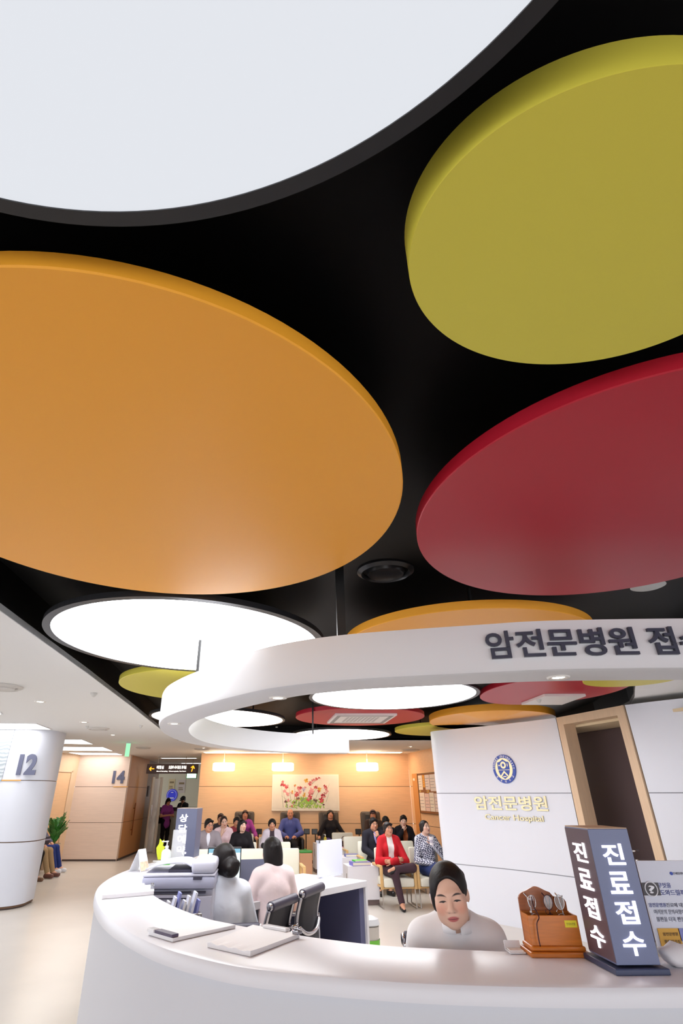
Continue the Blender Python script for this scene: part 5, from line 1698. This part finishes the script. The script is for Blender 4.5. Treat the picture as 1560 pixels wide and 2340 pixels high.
# ------------------------------------------------------------------ staff desk, copier, chairs
dz = .86
m_desk = mat('white_desk_top', (226, 224, 228), .3)
rf, rbk, lf = Z(838, 2012, dz), Z(792, 1993, dz), Z(725, 2034, dz)
ux = (rf - lf); ux.z = 0; ux.normalize(); uy = Vector((-ux.y, ux.x, 0))
dep_ = .95; lenx = 2.35
t = thing('staff_desk', 'white staff desk with dark navy kneehole in front of the waiting area', 'desk', (rf.x, rf.y, 0), math.atan2(ux.y, ux.x))
obj('desk_top', bx(B(), -lenx, 0, 0, dep_, dz - .06, dz, .004), m_desk, t)
obj('side_panel', bx(B(), -.035, 0, .0, dep_, 0, dz - .061), m_desk, t)
obj('inner_panel', bx(B(), -.12, -.036, .03, dep_ - .1, 0, dz - .062), mat('slate_inner_panel', (88, 90, 124), .5), t)
obj('modesty_panel', bx(B(), -lenx, -.121, dep_ - .25, dep_ - .05, 0, dz - .062), mat('dark_navy_panel', (38, 38, 58), .5), t)
def on_desk(px, py): return Z(px, py, dz)
q = on_desk(757, 2004)
t = thing('desk_screen', 'white upright screen panel standing on the staff desk', 'desk screen', (q.x, q.y + .02, dz), math.atan2(ux.y, ux.x))
obj('panel', bx(B(), -.23, .23, 0, .03, .012, .37, .004), mat('lavender_white_panel', (222, 224, 238), .4), t)
obj('foot', bx(B(), -.18, .18, -.02, .05, .0, .012), mat('lavender_white_panel', (222, 224, 238), .4), t)
obj('corner_clip', bx(B(), -.235, -.21, -.006, .036, .35, .376), m_padedge, t)
mY = 6.75
mr = D(551, 1950, mY); mt = D(551, 1936, mY).z
t = thing('monitor', 'thin dark framed monitor beyond the person in the white coat', 'monitor', (mr.x - .18, mY, dz), math.radians(4))
obj('frame', bx(B(), -.18, .18, 0, .03, .06, mt - dz, .004), mat('dark_monitor_plastic', (40, 40, 48), .4), t)
obj('screen', bx(B(), -.17, .17, -.003, -.0005, .075, mt - dz - .014), mat('pale_lit_screen', (206, 224, 222), .4, emit=.7), t)
obj('screen_bar', bx(B(), -.17, .17, -.0045, -.0032, mt - dz - .05, mt - dz - .014), mat('blue_lit_bar', (120, 170, 190), .4, emit=.5), t)
obj('stand', bx(B(), -.1, .1, .0, .16, 0, .012), mat('dark_monitor_plastic', (40, 40, 48), .4), t)
obj('neck', bx(B(), -.03, .03, .031, .055, .01, .2), mat('dark_monitor_plastic', (40, 40, 48), .4), t)
q = on_desk(577, 2022)
t = thing('laptop', 'dark open laptop under the hand of the person in pale pink', 'laptop', (q.x, q.y, dz), math.radians(14))
obj('keyboard_base', bx(B(), -.17, .17, -.12, .12, .0, .02, .003), mat('dark_monitor_plastic', (40, 40, 48), .4), t)
bm = B(); box(bm, (0, .14, .11), (.34, .012, .22), rx=-.3, bev=.003); obj('lid', bm, mat('slate_laptop_lid', (96, 98, 122), .4), t)
q = on_desk(640, 2012)
for k, (px, py, lb, w, d) in enumerate(((570, 2062, 'loose white sheet at the left end of the staff desk', .21, .3), (590, 2050, 'second white sheet on the staff desk', .21, .3))): pass

# office chairs
m_mesh = mat('black_mesh_fabric', (30, 28, 38), .6, noise=(120, .3)); m_al = mat('polished_aluminium', (206, 204, 210), .18, 1.0); m_roll = mat('dark_violet_leather', (58, 52, 72), .4)
def office_chair(x, y, rz, top, label, grp='black and chrome office chairs'):
    t = thing('office_chair', label, 'office chair', (x, y, 0), rz, grp)
    st = top - .50
    bm = B(); box(bm, (0, -.04, st), (.46, .46, .05), bev=.02); obj('seat', bm, m_mesh, t, 'auto')
    prof = smooth_path([(.16, st - .04), (.235, st + .03), (.245, st + .16), (.23, st + .30), (.27, st + .46)], 6)
    bm = B()
    rows = [[bm.verts.new((xx, p[0] + (.012 if abs(xx) < .1 else 0), p[1])) for xx in (-.2, -.1, 0, .1, .2)] for p in prof]
    for r0, r1 in zip(rows, rows[1:]):
        for k in range(4): bm.faces.new((r0[k], r0[k + 1], r1[k + 1], r1[k]))
    o = obj('backrest', bm, m_mesh, t, True); so = o.modifiers.new('thickness', 'SOLIDIFY'); so.thickness = .016
    bm = B(); cyl(bm, (0, .285, top - .03), .034, .44, 20, 'x', .006); obj('top_roll', bm, m_roll, t, 'auto')
    for s in (-1, 1):
        bm = B(); tube(bm, [(s * .215, p[0] + .004, p[1]) for p in prof], .017, 8); cyl(bm, (s * .226, .285, top - .03), .026, .012, 14, 'x')
        obj('side_rail', bm, m_al, t, True)
        bm = B(); tube(bm, smooth_path([(s * .222, .25, st + .27), (s * .275, .20, st + .26), (s * .28, -.06, st + .24), (s * .275, -.14, st + .20), (s * .24, -.12, st + .02), (s * .22, -.04, st - .01)], 6), .013, 8)
        obj('armrest', bm, m_al, t, True)
    bm = B(); tube(bm, smooth_path([(-.215, .255, st + .25), (-.12, .275, st + .20), (0, .28, st + .185), (.12, .275, st + .20), (.215, .255, st + .25)], 5), .016, 8); obj('cross_bar', bm, m_al, t, True)
    bm = B(); cyl(bm, (0, 0, st / 2 + .02), .028, st - .09, 14); obj('column', bm, m_al, t, 'auto')
    bm = B()
    for k in range(5):
        a = k * 2 * PI / 5
        tube(bm, [(0, 0, .11), (.27 * math.cos(a), .27 * math.sin(a), .075)], [.026, .016], 8)
    obj('star_base', bm, m_al, t)
    for k in range(5):
        a = k * 2 * PI / 5
        obj('caster', cyl(B(), (.27 * math.cos(a), .27 * math.sin(a), .03), .03, .03, 14, 'x', .004), mat('black_caster', (20, 20, 22), .5), t)
    return t
office_chair(-.42, 5.16, math.radians(246), 1.01, 'black and chrome office chair behind the person in pale pink')
office_chair(-.19, 5.55, math.radians(247), 1.035, 'empty black and chrome office chair beside the desk kneehole')
office_chair(-.98 + .3, 5.6, math.radians(195), .98, 'office chair hidden under the person in the white coat') if False else None

# copier
m_cp = mat('pale_lilac_copier_plastic', (206, 206, 220), .4); m_cpd = mat('grey_lilac_copier_panel', (182, 184, 206), .45); m_cpk = mat('dark_copier_slot', (60, 58, 76), .5)
t = thing('copier', 'pale lilac office copier behind the left bend of the counter', 'copier', (-.865, 4.45, 0), math.radians(4))
cx0, cx1 = -.235, .235
obj('lower_body', bx(B(), cx0 + .02, cx1, .02, .50, .0, 1.138, .01), m_cp, t)
obj('paper_drawer', bx(B(), cx0 + .05, cx1 - .13, -.002, .018, .70, .955, .004), m_cpd, t)
obj('rear_panel', bx(B(), cx0 + .06, cx1 - .14, -.004, .018, .985, 1.11, .003), m_cp, t)
bm = B()
for z in (1.085, 1.118): bx(bm, cx0 + .06, cx1 - .15, -.008, .018, z, z + .007)
bx(bm, cx1 - .115, cx1 - .05, -.008, .018, 1.115, 1.127)
for k in range(3):
    for j in (0, 1): bx(bm, -.08 + k * .035, -.06 + k * .035, -.008, .018, 1.0 + j * .016, 1.006 + j * .016)
obj('vent_slots', bm, m_cpk, t)
obj('side_cover', bx(B(), cx1 - .125, cx1 - .005, -.004, .018, .70, 1.10, .004), m_cp, t)
obj('port', cyl(B(), (cx1 - .05, -.006, .93), .010, .01, 12, 'y'), m_cpk, t)
obj('scanner_bed', bx(B(), cx0 - .02, cx1 + .01, -.02, .51, 1.142, 1.212, .014), m_cpd, t, 'auto')
obj('platen_lid', bx(B(), cx0 - .02, cx1 + .01, -.015, .51, 1.213, 1.228, .006), m_cp, t, 'auto')
bm = B(); box(bm, (cx1 - .075, .22, 1.268), (.17, .48, .078), bev=.026, seg=3); obj('document_feeder', bm, m_cp, t, 'auto')
bm = B()
tray = smooth_path([(cx1 - .16, 1.268), (cx1 - .23, 1.292), (cx0 + .10, 1.285), (cx0 - .02, 1.252)], 6)
for a, b in zip(tray, tray[1:]):
    quad(bm, (a[0], .06, a[1]), (b[0], .06, b[1]), (b[0], .44, b[1]), (a[0], .44, a[1]))
bmesh.ops.remove_doubles(bm, verts=bm.verts, dist=.0001)
o = obj('feed_tray', bm, m_cp, t, True); so = o.modifiers.new('thickness', 'SOLIDIFY'); so.thickness = .008
obj('output_slot', bx(B(), cx0 + .14, cx1 - .17, .08, .42, 1.2285, 1.245, .004), m_cpk, t)
bm = B(); tube(bm, smooth_path([(cx1 - .05, -.012, .93), (cx1 - .10, -.06, .90), (cx1 - .13, -.05, .85), (cx1 - .09, -.04, .78)], 6), .006, 8); obj('white_cable', bm, mat('white_cable_rubber', (226, 226, 226), .5), t, True)
obj('lid_latch', bx(B(), cx1 - .14, cx1 - .08, -.026, -.012, 1.195, 1.215, .002), m_cpk, t)
# file rack with papers in front of the copier
t = thing('file_rack', 'wire file rack of white papers between counter and copier', 'file rack', (-.86, 4.10, .86) if False else (-.80, 4.22, 0), math.radians(20))
obj('stand', bx(B(), -.16, .16, -.06, .06, 0, .84, .006), m_cpd, t)
bm = B()
for x in (-.13, .0, .13): tube(bm, [(x, -.055, .85), (x, -.05, 1.04), (x, .05, 1.04), (x, .055, .85)], .004, 6)
tube(bm, [(-.13, -.05, 1.04), (.13, -.05, 1.04)], .004, 6); tube(bm, [(-.13, .05, 1.04), (.13, .05, 1.04)], .004, 6); bx(bm, -.14, .14, -.058, .058, .84, .852)
obj('wire_frame', bm, m_steel, t)
random.seed(2)
for k in range(7):
    c = [(236, 236, 244), (230, 232, 246), (150, 156, 214), (238, 238, 240)][k % 4]
    s = thing('document', ['white document at the left of the file rack', 'second white document in the file rack', 'blue violet folder in the file rack', 'white document in the middle of the file rack', 'tall white document leaning in the file rack', 'white document behind the blue folder in the file rack', 'second blue violet folder at the right of the file rack'][k], 'document', (-.80 + .0, 4.22, .853), math.radians(20), 'papers in the wire file rack')
    bm = B(); box(bm, (-.1 + k * .032, 0, .13 + .012 * (k % 3)), (.014, .09, .26 + .02 * (k % 3)), ry=.18 + .05 * (k % 2), bev=.001)
    obj('sheets', bm, mat('paper_%d' % c[0], c, .6), s)
# second waste bin past the desk end
w_ = Z(842, 2096, .44)
t = thing('pedal_bin', 'pale grey bin with rounded lid past the right end of the staff desk', 'bin', (w_.x, w_.y, 0))
bm = B(); lathe(bm, [(0, .0), (.10, .0), (.105, .02), (.115, .36), (.1, .37), (0, .37)], n=28); obj('bin_body', bm, mat('pale_grey_bin', (196, 190, 182), .4), t, 'auto')
bm = B(); lathe(bm, [(.12, .371), (.125, .38), (.11, .43), (.05, .455), (0, .457)], n=28); obj('lid', bm, mat('pale_lid', (206, 206, 208), .35), t, 'auto')
bm = B(); lathe(bm, [(.1125, .1), (.116, .16), (.1185, .24)], n=28); obj('green_label', bm, mat('leaf_green_print', (110, 190, 60), .5), t, True)

# crest and gold lettering on the white wall
crY = None
def wall_pt(px, py):
    """point of the screen wall's face seen at a photo pixel"""
    best = None
    for i in range(len(wa) - 1):
        for k in range(20):
            q = wa[i].lerp(wa[i + 1], k / 20)
            if q.y > 10.3: continue
            w = D(px, py, q.y)
            d_ = abs(w.x - q.x)
            if best is None or d_ < best[0]: best = (d_, Vector((q.x, q.y, w.z)), (wa[i + 1] - wa[i]).normalized())
    return best[1], best[2]
pC, tC = wall_pt(1153, 1757)
rzC = math.atan2(tC.y, tC.x)
pT, _ = wall_pt(1150, 1724); pB_, _ = wall_pt(1156, 1790)
RC = (pT.z - pB_.z) / 2
nC = Vector((tC.y, -tC.x, 0))
t = thing('wall_crest', 'round blue and gold crest on the white wall', 'emblem', pC + nC * .004, rzC)
m_royal = mat('royal_blue_enamel', (32, 66, 168), .3); m_gold = mat('pale_gold_metal', (214, 200, 160), .3, .55); m_silver = mat('pale_silver_letter', (226, 226, 236), .4)
obj('blue_disc', cyl(B(), (0, -.011, 0), RC, .02, 56, 'y', .003), m_royal, t, 'auto')
obj('gold_disc', cyl(B(), (0, -.0225, 0), RC * .76, .003, 48, 'y'), m_gold, t)
def flat(bm, pts, y0, y1):
    lo = [bm.verts.new((x * RC, y0, z * RC)) for x, z in pts]; hi = [bm.verts.new((x * RC, y1, z * RC)) for x, z in pts]
    bm.faces.new(lo); bm.faces.new(hi[::-1])
    for i in range(len(pts)):
        j = (i + 1) % len(pts); bm.faces.new((lo[i], hi[i], hi[j], lo[j]))
bm = B(); flat(bm, [(-.50, .46), (-.28, .50), (0, .66), (.28, .50), (.50, .46), (.52, .0), (.46, -.25), (.34, -.48), (.0, -.70), (-.34, -.48), (-.46, -.25), (-.52, .0)], -.0272, -.0242); obj('shield', bm, m_royal, t)
bm = B()
n_ = 28
ro, ri = [( .25 * math.cos(2 * PI * k / n_), .26 + .25 * math.sin(2 * PI * k / n_)) for k in range(n_)], [(.115 * math.cos(2 * PI * k / n_), .26 + .115 * math.sin(2 * PI * k / n_)) for k in range(n_)]
for k in range(n_):
    j = (k + 1) % n_; flat(bm, [ro[k], ro[j], ri[j], ri[k]], -.0295, -.0274)
flat(bm, [(-.50, -.06), (.50, -.06), (.50, -.09), (-.50, -.09)], -.0295, -.0274)
flat(bm, [(0, -.12), (.34, -.46), (.26, -.54), (0, -.28), (-.26, -.54), (-.34, -.46)], -.0295, -.0274)
flat(bm, [(-.42, .20), (-.30, .20), (-.30, .29), (-.42, .29)], -.0295, -.0274); flat(bm, [(.34, .16), (.40, .16), (.40, .36), (.34, .36)], -.0295, -.0274)
flat(bm, [(-.14, -.56), (.14, -.56), (.14, -.50), (-.14, -.50)], -.0295, -.0274)
obj('gold_motif', bm, m_gold, t)
def arc_text(s, a0, a1, size, r, flip):
    parts = []
    for i, ch in enumerate(s):
        if ch == ' ': continue
        g = text_mesh(ch, 1, .002, .02)
        if not g[0]: continue
        g = fit_text(g, size * (.35 if ch == 'I' else .8), size)
        a = math.radians(a0 + (a1 - a0) * i / (len(s) - 1)); rot = a - PI / 2 if not flip else a + PI / 2
        ca, sa = math.cos(rot), math.sin(rot)
        parts.append(([Vector((v.x * ca - v.y * sa + r * math.cos(a), v.x * sa + v.y * ca + r * math.sin(a), v.z)) for v in g[0]], g[1]))
    return join_text(parts)
place_text('rim_lettering', arc_text('YONSEI UNIVERSITY', 178, 2, RC * .16, RC * .875, False), m_silver, t, lambda x, y, z: (x, -.0235 - z, y))
place_text('rim_lettering', arc_text('연세대학교', 218, 322, RC * .16, RC * .875, True), m_silver, t, lambda x, y, z: (x, -.0235 - z, y))
def wall_text(s, x0, y0, x1, y1, label, m, bold):
    a, _ = wall_pt(x0, (y0 + y1) / 2); b, _ = wall_pt(x1, (y0 + y1) / 2); mid, td = wall_pt((x0 + x1) / 2, (y0 + y1) / 2)
    zt_ = wall_pt((x0 + x1) / 2, y0)[0].z; zb_ = wall_pt((x0 + x1) / 2, y1)[0].z
    tx = fit_text(text_mesh(s, 1, .012, bold), (b - a).length * 1.03, zt_ - zb_)
    # bend along the wall: arc length measured from the middle
    acc = [0.0]
    for p, q in zip(wa, wa[1:]): acc.append(acc[-1] + (q - p).length)
    im = min(range(len(wa)), key=lambda i: abs(wa[i].x - mid.x) + abs(wa[i].y - mid.y))
    tm = (wa[min(im + 1, len(wa) - 1)] - wa[im]).normalized()
    sm = acc[im] + (Vector((mid.x, mid.y)) - wa[im]).dot(tm)
    def on_wall(v):
        sv = sm + v.x
        i = max(0, min(len(wa) - 2, next((k for k in range(len(wa) - 1) if acc[k + 1] >= sv), len(wa) - 2)))
        tt = (wa[i + 1] - wa[i]).normalized(); p = wa[i] + tt * (sv - acc[i]); n = Vector((tt.y, -tt.x))
        off = .012 + v.z
        return (p.x + n.x * off - mid.x, p.y + n.y * off - mid.y, v.y)
    o = obj('wall_lettering', ([on_wall(v) for v in tx[0]], tx[1]), m, None, loc=mid)
    return tag(o, label, 'lettering')
wall_text('암전문병원', 1085, 1819, 1247, 1852, 'large pale gold lettering under the crest on the white wall', m_gold, .02)
wall_text('Cancer Hospital', 1110, 1862, 1239, 1879, 'smaller pale gold lettering in the lowest line on the white wall', m_gold, .012)
# ================================================================== WHO IS THERE
GW = 'people waiting in the armchairs'
def lap(x, y, z): return (x, y, z)
# receptionist behind the front counter, looking down
rc = D(1034, 2050, 2.86)
P1, info = person('receptionist with tied black hair and white high collared tunic, looking down behind the counter', (rc.x + .02, 2.99, 0), rz=-6, seat=.615, s=1.0, skin='fairdown', hair='tied', head=(-8, 7, -6), headoff=(-.02, -.055, -.018),
       top=('vneck', (246, 244, 246)), sleeve=.98, collar=(246, 244, 246), bottom=(60, 58, 66), h=.006, lean=-6, hands={-1: ((-.24, -.06, .86), (-.13, -.22, .82)), 1: ((.24, -.06, .86), (.14, -.22, .82))})
office_chair(rc.x + .085, 3.07, math.radians(4), 1.11, 'black office chair behind the receptionist')
# staff seen from behind
wc = D(515, 1972, 5.0)
person('staff member in a white coat seen from behind, black hair in a bun', (wc.x + .02, 4.80, 0), rz=194, seat=.53, skin='fair', hair='bun', head=(18, 8, 8), top=('plain', (240, 244, 253)), sleeve=.98, bottom=(60, 62, 84), h=.008, lean=-4,
       hands={-1: ((-.26, -.12, .78), (-.14, -.34, .86)), 1: ((.26, -.12, .78), (.14, -.34, .86))}, collar=(240, 244, 253))
pw_ = D(622, 1960, 5.95)
person('staff member in a pale pink short sleeved top seen from behind, black bob', (pw_.x + .03, 5.98, 0), rz=206, seat=.50, skin='fair', hair='bob', head=(10, 4, 3), top=('plain', (248, 226, 226)), sleeve=.45, bottom=(226, 200, 202), h=.008, lean=-7,
       hands={-1: ((-.26, -.14, .78), (-.10, -.42, .885)), 1: ((.28, -.10, .76), (.20, -.40, .885), (0.05, -1, 0), (0, 0, 1))})
office_chair(wc.x + .04, 4.77, math.radians(192), .94, 'office chair under the person in the white coat')

# armchair rows, right group
person('person in a red cardigan and white top, arms folded, in the front armchair', (1.57, 11.42, 0), rz=8, seat=.435, s=.97, skin='warm', hair='short', hairc=(46, 38, 38), head=(14, -6, 0), top=('open', (196, 34, 44)), under=(232, 226, 224), sleeve=1.0, bottom=(70, 50, 58), legs='figure4', shoe=(20, 18, 22), lean=6, group=GW,
       hands={-1: ((-.25, -.12, .66), (.05, -.25, .69), (1, -.05, .12), (0, -1, .2)), 1: ((.25, -.12, .66), (-.05, -.27, .665), (-1, 0, .08), (0, -1, .2))})
person('person in a navy checked shirt and blue jeans holding a white paper cup', (2.27, 11.5, 0), rz=10, seat=.435, s=1.0, skin='fair', hair='tied', hairc=(44, 34, 32), head=(20, -10, 0), top=('vneck', (120, 120, 150)), name_top='navy_white_check_cloth', sleeve=.95, bottom=(38, 50, 96), legs='crossed', shoe=(214, 200, 204), lean=4, group=GW,
       hands={1: ((.25, -.16, .72), (.02, -.24, .93), (-.5, -.25, .75), (.3, -1, .2)), -1: ((-.24, -.08, .66), (.02, -.30, .62), (.9, -.4, -.1), (0, -.4, 1))})
cpw = Vector((2.27, 11.5, 0)) + Matrix.Rotation(math.radians(10), 3, 'Z') @ Vector((-.035, -.335, .985))
t = thing('paper_cup', 'white paper cup in the hand of the person in the checked shirt', 'cup', cpw)
bm = B(); lathe(bm, [(0, -.07), (.032, -.07), (.04, .05), (.042, .052), (.042, .058), (0, .058)], n=20); obj('cup', bm, mat('white_paper_cup', (232, 226, 228), .6), t, 'auto')
bm = B(); lathe(bm, [(.0345, -.035), (.0385, .015)], n=20); obj('sleeve', bm, mat('lilac_grey_sleeve', (190, 182, 196), .6), t, True)
person('person with glasses in a dark suit and violet shirt, hand at chin', (1.46, 12.86, 0), rz=14, seat=.435, s=1.0, male=True, skin='warm', hair='short', hairc=(24, 20, 22), head=(4, 2, 0), top=('jacket', (36, 34, 44)), under=(168, 158, 206), sleeve=1.0, bottom=(52, 46, 52), glasses=True, lean=2, group=GW,
       hands={1: ((.25, -.20, .72), (.03, -.17, .93), (-.25, .05, 1), (0, -1, .1))})
person('person in dark clothes half hidden behind the red cardigan, head bowed', (1.90, 14.33, 0), rz=7, seat=.435, s=.97, male=True, skin='warm', hair='short', hairc=(16, 14, 16), head=(0, 24, 0), top=('plain', (34, 32, 36)), bottom=(40, 38, 42), lean=-4, group=GW)
person('person in a black jacket over a brown top, hand at the mouth', (2.34, 14.42, 0), rz=4, seat=.435, s=1.0, skin='fair', hair='short', hairc=(18, 14, 18), head=(-4, 10, 12), top=('open', (26, 24, 30)), under=(150, 84, 48), bottom=(34, 32, 36), lean=0, group=GW,
       hands={-1: ((-.26, -.16, .74), (-.06, -.18, .98), (.4, .0, 1), (0, -1, .1))})
# left group
person('person with glasses in a grey suit and white shirt, arms folded', (-1.93, 12.46, 0), rz=14, seat=.435, s=.99, male=True, skin='warm', hair='short', hairc=(28, 22, 20), head=(22, 0, 0), top=('jacket', (150, 140, 146)), under=(228, 228, 238), sleeve=1.0, bottom=(120, 112, 116), glasses=True, lean=3, group=GW,
       hands={-1: ((-.27, -.14, .68), (.04, -.27, .74), (1, -.1, .25), (0, -1, .3)), 1: ((.27, -.14, .68), (-.02, -.29, .71), (-1, -.1, .3), (0, -1, .3))})
person('person in a pale pink blouse resting the chin on one hand', (-1.82, 13.92, 0), rz=8, seat=.435, s=1.0, skin='fair', hair='tied', hairc=(56, 36, 30), head=(8, 4, -8), top=('plain', (240, 214, 222)), sleeve=.5, bottom=(120, 90, 80), lean=-6, group=GW,
       hands={-1: ((-.20, -.30, .66), (-.03, -.24, .95), (.2, .25, 1), (0, -1, .1))})
person('person with black bob hair in a black blouse, looking to the right', (-1.27, 12.58, 0), rz=10, seat=.435, s=.97, skin='fair', hair='bob', hairc=(20, 16, 18), head=(28, -4, 4), top=('vneck', (28, 24, 28)), bottom=(30, 28, 32), lean=2, group=GW)
person('elderly person with black permed hair and pale lilac cardigan', (-.73, 14.07, 0), rz=6, seat=.42, s=.93, skin='warm', hair='perm', hairc=(24, 20, 22), head=(-2, 2, 0), top=('open', (216, 206, 218)), under=(70, 56, 64), bottom=(110, 100, 110), lean=0, group=GW)
person('person with dark hair half hidden behind the black bob', (-1.66, 15.18, 0), rz=0, seat=.42, s=.94, skin='warm', hair='perm', hairc=(20, 16, 18), head=(0, 8, 0), top=('plain', (150, 60, 72)), bottom=(50, 44, 50), group=GW)
person('person with brown hair just visible behind the pale pink blouse', (-2.10, 15.42, 0), rz=4, seat=.44, s=1.0, skin='tan', hair='short', hairc=(60, 30, 28), head=(0, 4, 0), top=('plain', (60, 54, 60)), bottom=(46, 42, 48), group=GW)
# massage chairs
GM = 'people lying back in the massage chairs'
person('person in a magenta top lying back in the left massage chair', (-1.62, 16.72, 0), rz=3, seat=.50, s=1.0, skin='warmdown', hair='bob', hairc=(56, 28, 26), head=(2, -8, 0), top=('plain', (158, 62, 146)), sleeve=.95, bottom=(50, 40, 52), lean=16, legs='out', group=GM, hands={-1: ((-.30, -.08, .78), (-.34, -.34, .72)), 1: ((.30, -.08, .78), (.34, -.34, .72))})
person('balding person in a blue shirt lying back under the painting, hands on lap', (-.37, 16.72, 0), rz=3, seat=.50, s=1.03, male=True, skin='warmdown', hair='bald', hairc=(70, 50, 44), head=(0, -4, 0), top=('jacket', (88, 96, 160)), under=(96, 104, 168), sleeve=1.0, bottom=(34, 32, 36), lean=14, legs='out', group=GM, girth=1.08,
       hands={-1: ((-.30, -.10, .80), (-.12, -.32, .74), (.5, -1, -.15), (0, -.3, 1)), 1: ((.30, -.10, .80), (.12, -.32, .74), (-.5, -1, -.15), (0, -.3, 1))})
person('person in a black top and violet trousers lying back in the third massage chair', (.74, 16.72, 0), rz=3, seat=.50, s=1.0, skin='warmdown', hair='perm', hairc=(26, 18, 20), head=(4, -18, 6), top=('plain', (28, 24, 28)), sleeve=.6, bottom=(88, 80, 142), lean=16, legs='out', group=GM, hands={-1: ((-.32, -.06, .78), (-.36, -.22, .58)), 1: ((.32, -.06, .78), (.37, -.24, .60))})
person('person in a grey cap and dark clothes lying back in the right massage chair', (1.92, 16.72, 0), rz=3, seat=.50, s=1.0, male=True, skin='warmdown', hair='short', cap=(92, 70, 74), head=(-4, -4, 6), top=('plain', (66, 50, 44)), bottom=(44, 36, 34), lean=16, legs='out', group=GM)
# corridor
pp = Z(372, 1941, 0)
person('person in a purple t-shirt and black trousers standing in the corridor', (pp.x, pp.y, 0), rz=38, stand=True, s=.97, skin='warm', hair='bob', hairc=(22, 18, 22), head=(0, 28, 0), top=('plain', (150, 70, 152)), sleeve=.4, bottom=(22, 20, 24), shoe=(20, 18, 20),
       hands={-1: ((-.24, -.04, 1.02), (-.02, -.28, 1.06)), 1: ((.24, -.06, 1.02), (.04, -.28, 1.05))})
bgp = Vector((pp.x, pp.y, 0)) + Matrix.Rotation(math.radians(38), 3, 'Z') @ Vector((-.27, .06, .80))
t = thing('shoulder_bag', 'black shoulder bag hanging from the person in purple', 'bag', bgp, math.radians(60))
bm = B(); box(bm, (0, 0, .12), (.34, .12, .26), bev=.04); obj('bag_body', bm, mat('black_bag_leather', (22, 20, 22), .5), t, 'auto')
bm = B(); tube(bm, smooth_path([(-.13, 0, .22), (-.09, .03, .42), (.02, .10, .62), (.09, .03, .42), (.13, 0, .22)], 5), .012, 8); obj('strap', bm, mat('black_bag_leather', (22, 20, 22), .5), t)
cpn = D(417, 1822, 23.75)
person('person in a black cap and black jacket standing behind the corridor desk', (cpn.x + .05, 23.75, 0), rz=-30, stand=True, s=1.0, male=True, skin='tan', hair='short', cap=(24, 22, 24), head=(0, 22, 0), top=('jacket', (30, 28, 30)), under=(150, 120, 100), bottom=(30, 28, 30), hands={-1: ((-.27, -.08, 1.08), (-.20, -.30, 1.06)), 1: ((.27, -.08, 1.08), (.16, -.30, 1.06))})
# bench behind the pillar
GB = 'people on the bench behind the white pillar'
person('person in blue jeans and white sneakers on the bench, farthest from the camera', (-6.72, 15.75, 0), rz=84, seat=.46, lean=16, legs='out', s=1.0, male=True, skin='warm', hair='short', top=('plain', (90, 90, 110)), bottom=(40, 56, 118), shoe=(220, 222, 230), group=GB)
person('person in khaki trousers in the middle of the bench, dark bag on lap', (-6.54, 14.95, 0), rz=80, seat=.46, lean=16, legs='out', s=1.0, male=True, skin='warm', hair='short', top=('plain', (70, 62, 60)), bottom=(168, 140, 104), shoe=(110, 70, 62), group=GB)
person('person in black trousers and brown shoes on the bench, nearest the camera', (-6.44, 14.25, 0), rz=80, seat=.46, lean=16, s=1.0, male=True, skin='tan', hair='short', top=('plain', (60, 50, 50)), bottom=(26, 22, 24), shoe=(116, 84, 62), group=GB)
t = thing('handbag', 'striped dark bag on the lap of the person in khaki trousers', 'handbag', (-6.30, 14.98, .63), math.radians(80))
bm = B(); box(bm, (0, 0, .1), (.36, .16, .18), bev=.03); obj('bag_body', bm, mat('dark_plum_cloth', (52, 44, 62), .7), t, 'auto')
bm = B(); box(bm, (0, -.002, .12), (.362, .165, .03), bev=.004); obj('pale_stripe', bm, mat('lilac_band', (150, 144, 170), .6), t)
